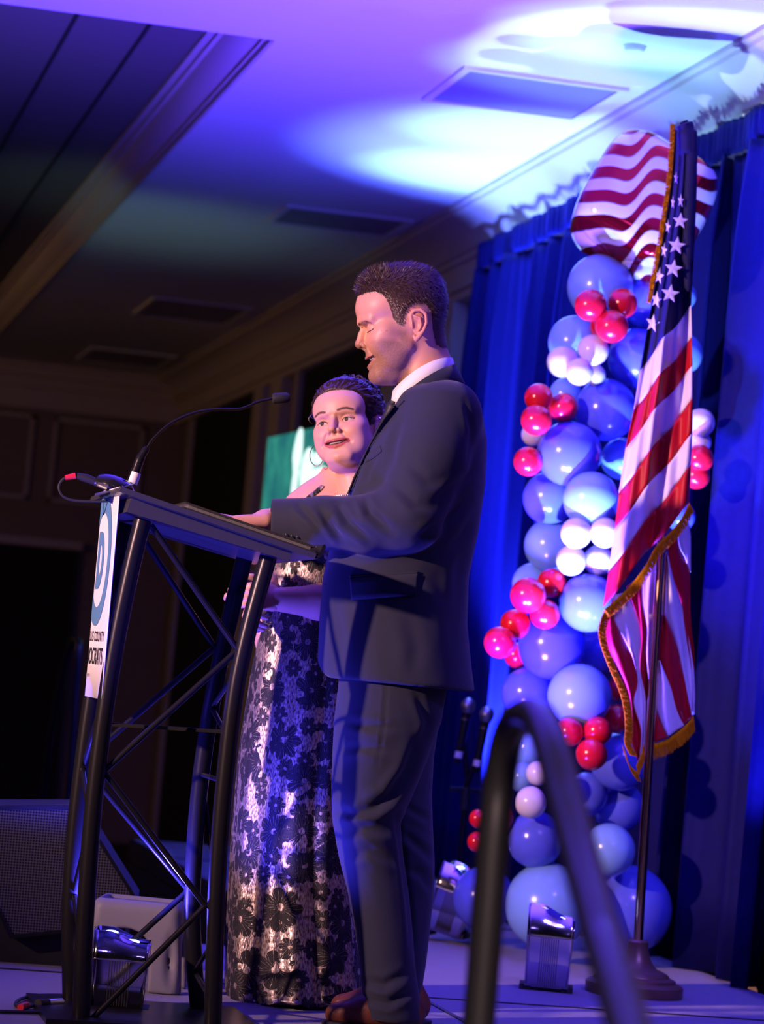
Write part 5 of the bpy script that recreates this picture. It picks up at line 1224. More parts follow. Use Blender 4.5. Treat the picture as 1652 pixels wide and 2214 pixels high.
# lashes and brow hairs on the near side are thin dark threads
def headline(pts, r, name, mtl):
    q = [h2b(np.array([v]))[0] for v in pts]; return MB().tube(catmull(q, 5), r, 6).build(name, mtl, man, world=False)
for sx in (-1, 1):
    headline([(sx*2.2, 9.45, -1.52), (sx*3.0, 9.56, -1.60), (sx*3.9, 9.30, -1.54), (sx*4.7, 8.80, -1.38), (sx*5.15, 8.35, -1.18)], 0.0010, 'eyelash', 'lash_dark')
rsb = np.random.RandomState(9); b = MB()
for k in range(36):
    t = rsb.rand(); base = np.array([1.1, 11.25, 0.05])*(1-t)**2+2*t*(1-t)*np.array([3.0, 10.75, 0.75])+t*t*np.array([4.9, 8.95, 0.25])
    for sx in (-1, 1):
        q = base*np.array([sx, 1, 1])+rsb.normal(0, [0.05, 0.05, 0.18]); e = q+np.array([sx*0.42, -0.25, 0.16])*rsb.uniform(.6, 1.1)+np.array([0, 0.10, 0])
        a0, a1 = h2b(np.array([q, e])); b.tube([a0, a1], [0.0006, 0.0002], 3, cap=False)
o = b.build('eyebrow_hairs', 'hair_man', man, world=False); o['kind'] = 'stuff'
# ----- body below the clothes (torso, arms, hands, legs)
sS, sE, sW = mL(968, 905, -0.165), mL(868, 1130, -0.225), mL(598, 1124, -0.135)
fS, fE, fW = mL(962, 905, 0.165), mL(858, 1130, 0.23), mL(610, 1128, 0.13)
ux_l = np.array([Vector(ux).dot(Vector(mf.ex)), Vector(ux).dot(Vector(mf.ey)), ux.z]); uz_l = np.array([Vector(uz).dot(Vector(mf.ex)), Vector(uz).dot(Vector(mf.ey)), uz.z])
TORSO = [((905, 800), (985, 796), 0.085), ((884, 830), (1010, 826), 0.15), ((862, 862), (1032, 862), 0.215), ((838, 905), (1045, 905), 0.232), ((797, 968), (1053, 960), 0.232), ((760, 1050), (1049, 1050), 0.225), ((722, 1150), (1034, 1150), 0.208), ((698, 1250), (1013, 1250), 0.203), ((690, 1350), (1010, 1350), 0.212), ((686, 1440), (1019, 1440), 0.222), ((688, 1500), (1027, 1500), 0.226)]
tf = [mL(*q[0]) for q in TORSO]; tb = [mL(*q[1]) for q in TORSO]; trr = [q[2] for q in TORSO]
tz = [(a[2]+c[2])/2 for a, c in zip(tf, tb)]; tzf = [a[2] for a in tf]; tzb = [c[2] for c in tb]
def torso_sdf(g, shrink=0.0, p=2.25):
    Z = g.Z.ravel(); fx = np.interp(Z, tzf[::-1], [a[0] for a in tf][::-1])+shrink; bx = np.interp(Z, tzb[::-1], [c[0] for c in tb][::-1])-shrink; ry = np.interp(Z, tz[::-1], trr[::-1])-shrink
    fx, bx, ry = [v.astype(np.float32)[None, None, :] for v in (fx, bx, ry)]; cx, rx = (fx+bx)/2, (bx-fx)/2
    q = (np.abs((g.X-cx)/rx)**p+np.abs(g.Y/ry)**p)**(1/p); return (q-1)*np.minimum(rx, ry)*0.9
bits = []
g2 = Grid((-0.40, -0.36, 0.55), (0.30, 0.36, 1.60), 0.014)
bd_ = np.maximum(torso_sdf(g2, 0.03), np.maximum(g2.Z-1.54, 0.88-g2.Z))
for S0, E0, W0 in ((sS, sE, sW), (fS, fE, fW)): bd_ = smin(bd_, e_chain(g2, [S0, E0, W0], [0.048, 0.045, 0.034]), 0.02)
bits.append(surf(bd_, g2))
NL = [((733, 1465), (968, 1480), 0.11), ((722, 1560), (955, 1560), 0.112), ((718, 1640), (925, 1640), 0.106), ((716, 1710), (892, 1720), 0.098), ((718, 1770), (866, 1780), 0.092), ((732, 1850), (872, 1850), 0.088), ((752, 1930), (884, 1930), 0.085), ((768, 2010), (892, 2010), 0.080), ((778, 2090), (898, 2090), 0.078), ((784, 2150), (905, 2140), 0.078), ((790, 2200), (914, 2195), 0.080)]
FL = [((733, 1465), (966, 1480), 0.11), ((735, 1560), (950, 1560), 0.112), ((745, 1640), (938, 1640), 0.106), ((760, 1720), (934, 1720), 0.098), ((775, 1790), (936, 1790), 0.092), ((790, 1850), (940, 1860), 0.088), ((800, 1930), (938, 1930), 0.086), ((803, 2010), (930, 2010), 0.082), ((806, 2080), (922, 2080), 0.080), ((806, 2140), (914, 2130), 0.080), ((806, 2180), (908, 2170), 0.080)]
def leg_sdf(g, LL, cy, shrink=0.0):
    a = [mL(*q[0], cy) for q in LL]; c = [mL(*q[1], cy) for q in LL]; Z = g.Z.ravel()
    fx = np.interp(Z, [v[2] for v in a][::-1], [v[0] for v in a][::-1])+shrink; bx = np.interp(Z, [v[2] for v in c][::-1], [v[0] for v in c][::-1])-shrink; ry = np.interp(Z, [(v[2]+w_[2])/2 for v, w_ in zip(a, c)][::-1], [q[2] for q in LL][::-1])-shrink
    fx, bx, ry = [v.astype(np.float32)[None, None, :] for v in (fx, bx, ry)]; cx, rx = (fx+bx)/2, (bx-fx)/2
    q = np.sqrt(((g.X-cx)/rx)**2+((g.Y-cy)/ry)**2); return (q-1)*np.minimum(rx, ry)*0.9
g3 = Grid((-0.20, -0.24, 0.02), (0.22, 0.24, 0.92), 0.015)
lg = np.maximum(smin(leg_sdf(g3, NL, -0.092, 0.025), leg_sdf(g3, FL, 0.10, 0.025), 0.02), np.maximum(0.05-g3.Z, g3.Z-0.90)); bits.append(surf(lg, g3))
for W0, sgn_, cu in ((sW, 1, [(-0.30, 0.10, 0.10)]*4), (fW, -1, [(-0.28, 0.12, 0.10)]*4)):
    Wh = W0+np.array([-0.012, 0, -0.002]); a = -ux_l*math.cos(R(22))-uz_l*math.sin(R(22))+np.array([0, 0.06*sgn_, 0.0]); c = uz_l*math.cos(R(22))-ux_l*math.sin(R(22)); bdir = np.cross(c, a)*1.0; bdir = bdir if bdir[1]*sgn_ > 0 else -bdir
    gg = Grid(Wh-np.array([0.27, 0.14, 0.12]), Wh+np.array([0.12, 0.14, 0.12]), 0.0036)
    bits.append(surf(hand_sdf(gg, Wh, a, bdir, c, 1.08, cu, 0.3), gg))
allV, allF, allC, n0 = [headpart[0]], [headpart[1]], [headpart[2]], len(headpart[0])
for V_, F_ in bits:
    allV.append(V_); allF.append(F_+n0); n0 += len(V_); allC.append(np.tile(np.array([MP['skin']], np.float32), (len(V_), 1)))
emit_mesh('body', np.concatenate(allV), np.concatenate(allF), 'skin', man, np.concatenate(allC))
# ----- jacket
def jacket():
    g = Grid((-0.34, -0.34, 0.74), (0.30, 0.34, 1.62), 0.0055)
    t = torso_sdf(g)
    zt_ = mL(940, 790)[2]; hemf, hemb = mL(720, 1466), mL(1020, 1496)
    hem = (hemf[2]+(g.X-hemf[0])/(hemb[0]-hemf[0])*(hemb[2]-hemf[2]))-g.Z
    hem = hem+np.clip((mL(720, 1460)[0]-g.X)/0.05, 0, 1)**2*0.055
    t = smin(t, e_ell(g, mL(965, 905, -0.14), (0.075, 0.070, 0.080)), 0.03); t = smin(t, e_ell(g, mL(965, 905, 0.14), (0.075, 0.070, 0.080)), 0.03)
    t = smax(t, hem, 0.006); t = smax(t, g.Z-(1.545+0.10*np.clip(g.X-0.02, -0.2, 0.2)), 0.03)
    # the front quarter opens below the lapels; the neck hole
    t = smax(t, -e_cap(g, mL(900, 760), mL(862, 868), 0.055, 0.045), 0.01)
    inner = t+0.008
    s1 = e_chain(g, [mL(968, 896, -0.165), mL(936, 985, -0.205), mL(882, 1118, -0.225)], [0.078, 0.082, 0.078], 0.02)
    s1 = smin(s1, e_chain(g, [mL(884, 1118, -0.225), mL(800, 1134, -0.205), mL(700, 1130, -0.175), mL(588, 1124, -0.135)], [0.074, 0.068, 0.060, 0.051], 0.02), 0.03)
    s2 = e_chain(g, [mL(962, 898, 0.165), mL(930, 985, 0.205), mL(872, 1118, 0.23)], [0.085, 0.08, 0.072], 0.02)
    s2 = smin(s2, e_chain(g, [mL(872, 1118, 0.23), mL(700, 1136, 0.175), mL(600, 1130, 0.13)], [0.070, 0.058, 0.050], 0.02), 0.03)
    cut = mL(586, 1124, -0.135)[0]
    arms = np.minimum(s1, s2); slope = g.X-cut+0.12*(g.Z-mL(586, 1124, -0.135)[2])
    arms = smax(arms, -slope, 0.004)
    hollow = np.minimum(e_cap(g, mL(560, 1122, -0.132), mL(612, 1124, -0.138), 0.043), e_cap(g, mL(575, 1128, 0.128), mL(624, 1130, 0.132), 0.042))
    d = smin(t, arms, 0.022); d = np.maximum(d, -hollow)
    d = np.maximum(d, -np.maximum(inner+0.004, g.Z-(hemf[2]+0.10)))
    return surf(d, g)
JV, JF = jacket(); JV = relax(JV, JF, 2, 0.5); JN = vnormals(JV, JF)
JCR = [([(690, 1100), (712, 1135), (742, 1172)], 8, 0.010, 0.006), ([(728, 1088), (752, 1130), (800, 1168)], 9, 0.012, 0.008), ([(640, 1086), (662, 1112), (700, 1150)], 8, 0.007, 0.005), ([(780, 1062), (800, 1110), (850, 1150)], 10, 0.010, 0.007),
       ([(845, 1040), (900, 1090), (950, 1100)], 12, 0.006, 0.005), ([(905, 1165), (960, 1130), (1010, 1080)], 11, 0.010, 0.006), ([(940, 1085), (985, 1050), (1030, 1015)], 10, 0.008, 0.005), ([(960, 1200), (1000, 1160), (1030, 1110)], 11, 0.008, 0.005),
       ([(868, 905), (852, 960), (846, 1010)], 9, 0.008, 0.005), ([(1005, 865), (1020, 930), (1012, 1010)], 7, 0.005, 0.003), ([(930, 1240), (975, 1300), (985, 1400)], 18, 0.005, 0.003), ([(880, 1320), (900, 1400), (895, 1460)], 18, 0.004, 0.003),
       ([(815, 980), (795, 1020), (790, 1050)], 7, 0.006, 0.004), ([(880, 1000), (925, 1040), (960, 1045)], 12, 0.005, 0.004), ([(720, 1290), (735, 1380), (730, 1450)], 14, 0.004, 0.003), ([(1000, 1180), (990, 1260), (1000, 1340)], 14, 0.006, 0.004)]
JV = crease(JV, JN, mf, JCR, CAMD)
jk = emit_mesh('jacket', JV, JF, 'suit_wool', man)
jb = mf.caster(JV, JF)
strip(mf, jb, [(853, 876), (830, 905), (805, 948), (776, 1008), (752, 1068)], [(874, 866), (852, 890), (824, 930), (790, 990), (762, 1060)], 0.006, 'lapel', 'suit_wool', jk, solid=0.004)
strip(mf, jb, [(757, 1250), (800, 1247), (850, 1243), (904, 1240)], [(760, 1297), (805, 1294), (855, 1290), (900, 1287)], 0.005, 'pocket_flap', 'suit_wool', jk, solid=0.004)
strip(mf, jb, [(756, 1246), (800, 1243), (850, 1239), (906, 1236)], [(757, 1250), (800, 1247), (850, 1243), (904, 1240)], 0.003, 'pocket_welt', 'suit_wool', jk, solid=0.003)
strip(mf, jb, [(786, 988), (800, 980), (812, 972), (822, 964)], [(790, 1000), (803, 993), (815, 985), (825, 976)], 0.003, 'breast_pocket', 'suit_wool', jk, solid=0.002)
for px, py in ((621, 1158), (633, 1161), (645, 1163)):
    h = mf.cast(jb, px, py-2, 0.001)
    if h is not None: MB().lathe([(0.0045, -0.0012), (0.0045, 0.0006), (0.003, 0.0012)], h, 12, Matrix.Rotation(R(90), 3, 'X')).build('button', 'button_dark', jk, world=False)
h = mf.cast(jb, 704, 1264, 0.002)
if h is not None: MB().tube([h+Vector((-0.004, -0.001, 0)), h+Vector((0.012, -0.001, 0.002))], 0.0012, 6).build('buttonhole', 'button_dark', jk, world=False)
# shirt collar: a band standing round the neck; jacket collar outside it
def band(lowpx, hipx, ry, th_, name, mtl, n=48, yk=1.0, bul=0.006):
    (lf, lb_), (hf, hb_) = lowpx, hipx; a, c, e, f_ = mL(*lf), mL(*lb_), mL(*hf), mL(*hb_); rows = []
    for A_, B_, k in ((a, c, 1.0), (a*.5+e*.5, c*.5+f_*.5, 0.99), (e, f_, 0.97)):
        row = []
        for j in range(n+1):
            t = 2*math.pi*j/n; m_ = (1-math.cos(t))/2; cx = A_+(B_-A_)*m_
            row.append(Vector((cx[0], ry*k*math.sin(t)*yk, cx[2]+bul*math.sin(t)**2)))
        rows.append(row)
    return MB().grid(rows).build(name, mtl, man, world=False, sharp=None, solid=th_)
sh = band(((844, 888), (986, 816)), ((850, 846), (978, 775)), 0.076, 0.003, 'shirt_collar', 'shirt_white', bul=0.016)
jc = band(((858, 896), (1004, 830)), ((852, 876), (984, 790)), 0.090, 0.005, 'jacket_collar', 'suit_wool', bul=0.010)
# tie knot and blade in front of the neck
q = [mL(851, 868, -0.03), mL(846, 880, -0.03), mL(838, 898, -0.03), mL(824, 930, -0.03), mL(808, 965, -0.03)]
MB().tube(catmull(q, 4), [0.010]*3+[0.012]*3+[0.010]*4+[0.011]*7, 14, flat=1.3).build('tie', 'tie_dark', man, world=False)
# ----- trousers
g = Grid((-0.21, -0.25, 0.005), (0.23, 0.26, 0.93), 0.0062)
tr = smin(leg_sdf(g, NL, -0.092), leg_sdf(g, FL, 0.10), 0.018)
tr = smax(tr, np.maximum(0.028-g.Z, g.Z-0.92), 0.006)
TV, TF = surf(tr, g); TV = relax(TV, TF, 2, 0.5); TN = vnormals(TV, TF)
TCR = [([(905, 1600), (880, 1670), (840, 1725), (790, 1745)], 13, 0.012, 0.008), ([(722, 1752), (760, 1760), (810, 1750), (850, 1725)], 10, 0.009, 0.007), ([(735, 1800), (790, 1790), (850, 1800)], 12, 0.008, 0.006), ([(745, 1850), (800, 1840), (865, 1870)], 12, 0.006, 0.005), ([(870, 1800), (905, 1830), (938, 1860)], 10, 0.010, 0.006), ([(880, 1880), (910, 1890), (938, 1930)], 11, 0.008, 0.005), ([(870, 1740), (905, 1760), (933, 1775)], 9, 0.008, 0.005),
       ([(788, 2120), (830, 2130), (890, 2100)], 10, 0.008, 0.006), ([(788, 2160), (840, 2170), (900, 2140)], 9, 0.009, 0.007), ([(740, 1560), (800, 1570), (860, 1575)], 10, 0.004, 0.003), ([(730, 1620), (780, 1615), (840, 1625)], 10, 0.004, 0.003), ([(835, 1478), (832, 1560), (815, 1660)], 4, 0.003, 0.0015), ([(900, 1500), (925, 1560), (915, 1600)], 9, 0.006, 0.004), ([(855, 1760), (870, 1850), (884, 1950), (894, 2080)], 8, 0.010, 0.004)]
TV = crease(TV, TN, mf, TCR, CAMD); emit_mesh('trousers', TV, TF, 'suit_wool', man)
# ----- shoes
for cy, dx, nm in ((-0.095, 0.0, 'shoe'), (0.10, 0.012, 'shoe')):
    hx = mL(880, 2200, cy)[0]+dx; tx = mL(700, 2200, cy)[0]+dx; g = Grid((tx-0.03, cy-0.07, -0.002), (hx+0.05, cy+0.07, 0.15), 0.0045)
    d = e_chain(g, [(hx+0.005, cy, 0.045), (hx-0.06, cy, 0.05), (tx+0.10, cy, 0.042), (tx+0.03, cy, 0.030)], [0.038, 0.042, 0.040, 0.028], 0.02)
    d = smin(d, e_cap(g, (hx-0.02, cy, 0.06), (hx-0.03, cy, 0.12), 0.042, 0.045), 0.03)
    d = smax(d, 0.012-g.Z, 0.006); V_, F_ = surf(d, g); so = emit_mesh(nm, V_, F_, 'shoe_leather', man)
    g = Grid((tx-0.03, cy-0.07, -0.004), (hx+0.06, cy+0.07, 0.03), 0.004)
    d = e_chain(g, [(hx+0.008, cy, 0.012), (hx-0.07, cy, 0.012), (tx+0.10, cy, 0.012), (tx+0.028, cy, 0.012)], [0.042, 0.036, 0.045, 0.033], 0.01); d = np.maximum(d, np.maximum(0.0005-g.Z, g.Z-0.014)); V_, F_ = surf(d, g); emit_mesh('sole', V_, F_, 'matte_black', so)
# ================================================================= the woman beside him
wf = Frame(668, 7.50)
wom = thing('person', 'woman with dark curled updo in a black and silver floral long dress', 'person', tuple(wf.o), -wf.th)
def wL(px, py, y=0.0): return wf.L(px, py, y)
WP = dict(fem=1.0, wide=1.07, skin=(0.70, 0.385, 0.29), blush=(0.72, 0.26, 0.22), lip=(0.42, 0.055, 0.075), lips=0.85, lipw=0.38, lidc=(0.22, 0.12, 0.12), shadow=0.45, open=0.50, nose=0.98,
          brow=[(1.75, 10.3, 1.35), (2.7, 10.15, 1.62), (3.7, 9.7, 1.70), (5.0, 8.5, 1.25)], browc=(0.06, 0.03, 0.025), browk=0.92, browr=0.30, smile=0.06, gap=0.52, mz=-7.0, fold=0.9,
          neck=[((0, -0.2, -5), 4.6), ((0, -1.2, -11), 4.7), ((0, -2.2, -19), 5.3)])
whs = 0.985*0.01
wm = orient((math.sin(R(-27)), -math.cos(R(-27)), 0), R(7), R(-13.5))*whs
we = wL(719, 913, -0.115)                       # between the eyes, on the nose bridge
woff = we-wm@np.array([0, 10.6, -1.6])
def w2b(V): return V@wm.T+woff
g = Grid((-9.6, -8.8, -19), (9.6, 12.6, 12.2), 0.165)
hd_ = head_sdf(g, WP); HV, HF = surf(hd_, g); HV = relax(HV, HF, 1, 0.4); HC = head_colours(HV, WP)
wbits = [(w2b(HV), HF, HC)]
# open eyes
for sx, nm in ((-1, 'eye'), (1, 'eye')):
    c = w2b(np.array([[sx*3.25*1.07, 8.02, -1.02]]))[0]; gaze = wm@np.array([0.10, 1.0, -0.02])/whs; q = Vector(gaze).to_track_quat('Z', 'Y').to_matrix()
    r = 1.36*whs; ro = MB(); ro.lathe([(max(r*math.sin(a), 1e-5), -r*math.cos(a)) for a in np.linspace(0.02, math.pi-0.44, 14)], c, 24, q, cap=False); e = ro.build(nm, 'eye_white', wom, world=False, sharp=None)
    MB().lathe([(r*math.sin(a), r*math.cos(a)*1.002) for a in np.linspace(0.44, 0.21, 5)], c, 24, q, cap=False).build('iris', 'eye_iris', e, world=False, sharp=None)
    MB().lathe([(max(r*math.sin(a), 1e-5), r*math.cos(a)*1.003) for a in np.linspace(0.21, 0.01, 4)], c, 16, q, cap=False).build('pupil', 'lash_dark', e, world=False, sharp=None)
    k = 1.07
    q = [w2b(np.array([v]))[0] for v in [(sx*2.05*k, 9.30, -0.98), (sx*2.6*k, 9.58, -0.72), (sx*3.3*k, 9.62, -0.62), (sx*4.0*k, 9.25, -0.70), (sx*4.7*k, 8.55, -0.95), (sx*5.05*k, 8.25, -0.80)]]
    MB().tube(catmull(q, 4), 0.0010, 6).build('eyelash', 'lash_dark', wom, world=False)
# ----- body under the dress: neck, shoulders, arms and hands
cb = wL(735, 1090, 0.02)
shR, shL = wL(655, 1106, 0.02), wL(835, 1096, 0.04)
nk0 = wL(742, 1010, 0.02)
elR, elL = wL(602, 1222, 0.06), wL(770, 1300, -0.03)
wrL, wrR = wL(600, 1296, -0.15), wL(560, 1290, -0.12)
g = Grid((-0.24, -0.30, 0.75), (0.32, 0.26, 1.36), 0.0068)
d = e_ell(g, wL(738, 1120, 0.03), (0.135, 0.095, 0.10)); d = smin(d, e_chain(g, [shR, wL(700, 1078, 0.03), wL(742, 1062, 0.03), wL(785, 1070, 0.03), shL], [0.046, 0.046, 0.052, 0.046, 0.046], 0.02), 0.05)
d = smin(d, e_cap(g, nk0, wL(742, 1075, 0.03), 0.050, 0.058), 0.03)
d = smin(d, e_ell(g, wL(700, 1165, -0.05), (0.075, 0.075, 0.075)), 0.05); d = smin(d, e_ell(g, wL(765, 1165, -0.04), (0.075, 0.075, 0.075)), 0.05)
d = smin(d, e_ell(g, wL(690, 1250, 0.03), (0.135, 0.105, 0.16)), 0.06); d = smin(d, e_ell(g, wL(675, 1370, 0.03), (0.150, 0.125, 0.14)), 0.06)
d = smin(d, e_chain(g, [shR, elR], [0.046, 0.040], 0.01), 0.02); d = smin(d, e_chain(g, [elR, wrR], [0.040, 0.026], 0.01), 0.012)
d2 = e_chain(g, [shL, elL, wL(690, 1302, -0.11), wrL], [0.048, 0.046, 0.043, 0.030], 0.02); d = smin(d, d2, 0.02)
d = np.maximum(d, 0.76-g.Z)
wbits.append((*surf(d, g), None))
for W0, a, c, cu in ((wrL, (-0.93, -0.36, 0.04), (0.30, -0.85, 0.35), [(0.55, 0.75, 0.5)]*4), (wrR, (-0.28, -0.80, -0.50), (-0.85, 0.15, 0.35), [(0.5, 0.7, 0.5)]*4)):
    a = np.array(a)/np.linalg.norm(a); c = np.array(c); c = c-a*(c@a); c /= np.linalg.norm(c); bdir = np.cross(c, a)
    if bdir[2] < 0 and W0 is wrL: bdir = -bdir
    gg = Grid(W0-np.array([0.20, 0.15, 0.19]), W0+np.array([0.12, 0.14, 0.15]), 0.0036)
    wbits.append((*surf(hand_sdf(gg, W0, a, bdir, c, 0.86, cu, 0.1), gg), None))
aV, aF, aC, n0 = [], [], [], 0
for V_, F_, C_ in wbits:
    aV.append(V_); aF.append(F_+n0); n0 += len(V_); aC.append(C_ if C_ is not None else np.tile(np.array([WP['skin']], np.float32), (len(V_), 1)))
emit_mesh('body', np.concatenate(aV), np.concatenate(aF), 'skin', wom, np.concatenate(aC))
# ----- dress: bodice and flared skirt as one gathered tube
DR = [((690, 1098), (790, 1096), 0.095), ((652, 1130), (812, 1128), 0.118), ((628, 1165), (810, 1165), 0.135), ((600, 1205), (790, 1205), 0.140), ((578, 1245), (775, 1250), 0.132), ((566, 1290), (765, 1290), 0.128), ((563, 1335), (762, 1335), 0.135), ((556, 1390), (770, 1390), 0.150), ((543, 1450), (780, 1450), 0.165), ((530, 1530), (782, 1530), 0.175), ((515, 1630), (775, 1630), 0.180), ((503, 1750), (766, 1750), 0.190), ((493, 1880), (768, 1880), 0.205), ((486, 2000), (776, 2000), 0.225), ((482, 2100), (784, 2090), 0.245), ((481, 2168), (790, 2150), 0.255)]
NA = 168; rows = []; cyd = 0.02
aL = catmull([(*wL(*q[0], cyd)[[0, 2]], 0) for q in DR], 5); aR = catmull([(*wL(*q[1], cyd)[[0, 2]], 0) for q in DR], 5); aD = np.interp(np.linspace(0, len(DR)-1, len(aL)), range(len(DR)), [q[2] for q in DR])
for i, (l_, r_) in enumerate(zip(aL, aR)):
    t = i/(len(aL)-1); fl_ = max(0, (t-0.36)/0.64); row = []; cx, rx = (l_.x+r_.x)/2, (r_.x-l_.x)/2
    for j in range(NA):
        a = 2*math.pi*j/NA
        k = 1+fl_**0.8*(0.050*math.sin(7*a+0.6+0.5*math.sin(2*a))+0.035*math.sin(13*a+1.1+t)+0.012*math.sin(23*a))+0.010*math.sin(5*a+9*t)
        z = l_.y+(r_.y-l_.y)*(0.5+0.5*math.cos(a)); 
        if i == len(aL)-1: z = max(0.006, 0.012+0.012*math.sin(7*a+0.6))
        row.append(Vector((cx+rx*math.cos(a)*(k-0.06*fl_), cyd+aD[i]*math.sin(a)*k, z)))
    rows.append(row+[row[0]])
dr = MB().grid(rows).build('dress', 'dress_brocade', wom, world=False, sharp=None, solid=0.003)
wbv = wf.caster(np.concatenate(aV), np.concatenate(aF))
strip(wf, wbv, [(648, 1092), (664, 1074), (684, 1058), (694, 1049)], [(664, 1092), (677, 1075), (694, 1060), (701, 1051)], 0.003, 'shoulder_strap', 'dress_brocade', dr, m=4, solid=0.003)
strip(wf, wbv, [(776, 1090), (780, 1072), (786, 1058)], [(788, 1090), (791, 1072), (795, 1058)], 0.003, 'shoulder_strap', 'dress_brocade', dr, m=4, solid=0.003)
for k in range(15):
    t = k/14; p_ = wL(694+t*62, 1088-t*17-6*math.sin(t*math.pi), -0.105+0.02*t)
    MB().lathe([(0.0001, -0.004), (0.0036, -0.002), (0.0042, 0), (0.0036, 0.002), (0.0001, 0.004)], p_, 8).build('bead', 'bead_crystal', dr, world=False)
# ring and earring
e0 = wL(687, 984, -0.03)
MB().tube([Vector(e0)+Vector((0.020*math.cos(a)*(1.0 if math.cos(a) < 0 else 0.8), 0, 0.028*math.sin(a))) for a in np.linspace(0, 2*math.pi, 25)], 0.0011, 6).build('earring', 'brass', wom, world=False)
# ----- hair: swept cap, rolled curls at the crown and back
poly = [(13, 8.2), (10.0, 7.0), (8.2, 6.5), (6.9, 5.3), (6.2, 3.5), (5.5, 1.6), (4.7, -0.4), (3.9, -2.2), (2.6, -2.6), (1.4, 0.6), (0, 1.2), (-1.8, -0.5), (-2.4, -4.0), (-3.2, -6.5), (-5.5, -8.0), (-13, -8), (-13, 18), (13, 18)]
g = Grid((-10.5, -10.5, -9), (10.5, 12.5, 13.5), 0.2)
pd = polysd(g.Y, g.Z-0.09*np.abs(g.X)*0, poly)
class H_: pass
sk = H_(); sk.X = g.X/1.07; sk.Y = g.Y; sk.Z = g.Z
skull = smin(smin(e_ell(sk, (0, 1.8, 4.0), (7.5, 8.9, 7.2)), e_ell(sk, (0, 0.6, -0.5), (6.9, 6.6, 6.0)), 1.5), e_ell(sk, (0, 6.2, 3.0), (6.4, 4.7, 4.6)), 1.5)
edge = np.clip(-pd/3.5, 0, 1); th = 0.06+0.9*edge+0.8*np.clip((g.Z-6)/5, 0, 1)*np.clip((4-g.Y)/8, 0, 1)
ang = np.arctan2(g.Z-3, g.X); th = th+0.05*edge*np.sin(g.X*2.6+g.Y*0.6+0.5*np.sin(g.Y*0.8))
cap = smax(skull-th, pd, 0.4); CV, CFm = surf(cap, g); CV = relax(CV, CFm, 1, 0.5); CN = vnormals(CV, CFm)
wh = emit_mesh('hair', w2b(CV), CFm, 'hair_under', wom)
def wflow(p, n): 
    f = np.stack([-0.25*np.sign(p[:, 0])*np.clip(-p[:, 1]/4, 0, 1), np.full(len(p), -1.0), np.clip((3-p[:, 2])/8, -0.2, 0.6)], 1); return n*0.06+f+0.35*np.sin(p[:, [2, 0, 1]]*1.7)
SV, SF = hair_strands(CV, CN, wflow, 2.6, (0.055, 1), 22000, 11, 0.16, 4, 0.0)
o = emit_mesh('hair_locks', w2b(SV), SF, 'hair_woman', wh); o['kind'] = 'stuff'
rs = np.random.RandomState(4); b = MB(); EC, ER = np.array([0, 1.0, 3.5]), np.array([8.6, 9.7, 8.2])
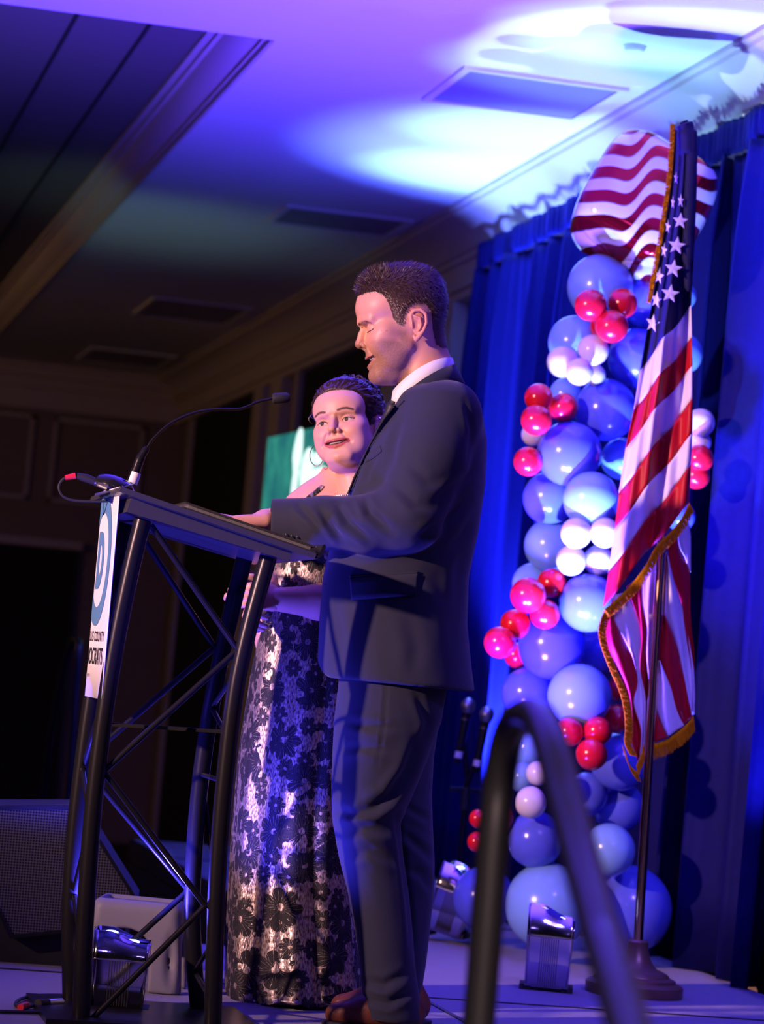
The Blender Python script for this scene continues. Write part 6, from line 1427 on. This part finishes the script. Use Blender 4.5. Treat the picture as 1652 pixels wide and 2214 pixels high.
for k in range(210):                       # swept locks from the hairline back over the head
    u = rs.uniform(-1, 1); p0 = np.array([7.6*math.sin(u*1.45), 10.0*math.cos(u*1.30)+0.2, 7.0-5.2*abs(u)**2.0+rs.uniform(0, 0.5)])
    n0_ = (p0-EC)/ER; r0 = np.linalg.norm(n0_); n0_ /= r0; n1_ = np.array([0.55*u+rs.normal(0, .18), -0.80, 0.42+rs.normal(0, .25)]); n1_ /= np.linalg.norm(n1_)
    om = math.acos(np.clip(n0_@n1_, -1, 1)); ph = rs.rand()*6.28; sw = np.cross(n0_, n1_); sw /= np.linalg.norm(sw); T_ = rs.uniform(0.55, 0.95); pts = []
    for q in np.linspace(0.0, T_, 14):
        n_ = (math.sin((1-q)*om)*n0_+math.sin(q*om)*n1_)/math.sin(om)+sw*0.045*math.sin(q*13+ph)*min(1, q*4)
        rr = r0*0.985+(1.075-r0*0.985)*min(1, q*2.6)+0.022*math.sin(q*15+ph*2)*min(1, q*4); pts.append(EC+ER*n_*rr)
    b.tube([w2b(np.array([q]))[0] for q in pts], [0.0008]+[0.0020]*2+[0.0031]*9+[0.0022, 0.0008], 6)
o = b.build('swept_locks', 'hair_woman', wh, world=False, sharp=None); o['kind'] = 'stuff'
b = MB()
for k in range(230):                       # curls: springy coils over the crown, back and side
    u, v = rs.uniform(-1, 1), rs.uniform(0, 1); c = np.array([u*6.5*math.sqrt(1-v*0.3), -2.5-6.0*v+rs.normal(0, .6), 10.5*(1-v)-3.5*v*rs.rand()+rs.normal(0, .7)])
    if c[2] > 2 and rs.rand() < 0.5: c[1] += 4
    n_ = np.array([c[0]/8.25, (c[1]-1.0)/9.0, (c[2]-3.5)/8.0]); n_ /= np.linalg.norm(n_); base = np.array([0, 1.0, 3.5])+n_*np.array([8.9, 9.9, 8.6])
    t_ = np.cross(n_, rs.normal(0, 1, 3)); t_ /= np.linalg.norm(t_); s_ = np.cross(n_, t_); R0 = rs.uniform(0.45, 0.95); turns = rs.uniform(1.2, 2.4); L_ = rs.uniform(1.0, 2.6)
    pts = [base+n_*(0.25+R0*0.4)+t_*(L_*(q-0.5))+R0*(s_*math.cos(q*turns*6.28)+n_*math.sin(q*turns*6.28)*0.8) for q in np.linspace(0, 1, 16)]
    b.tube([w2b(np.array([q]))[0] for q in pts], [0.0014]+[0.0024]*14+[0.0008], 6)
o = b.build('curls', 'hair_woman', wh, world=False, sharp=None); o['kind'] = 'stuff'
b = MB()
for k in range(60):                        # loose flyaway hairs round the outline
    a = rs.uniform(-0.4, 3.5); n_ = np.array([math.cos(a), rs.uniform(-.7, .3), math.sin(a)]); n_ /= np.linalg.norm(n_); base = np.array([0, 1.0, 3.5])+n_*np.array([9.2, 10.0, 8.8]); t_ = np.cross(n_, rs.normal(0, 1, 3)); t_ /= np.linalg.norm(t_)
    pts = [base+t_*q*2.6+n_*(math.sin(q*3.1)*0.9) for q in np.linspace(0, 1, 6)]; b.tube([w2b(np.array([q]))[0] for q in pts], 0.0004, 3, cap=False)
o = b.build('flyaway_hairs', 'hair_woman', wh, world=False); o['kind'] = 'stuff'
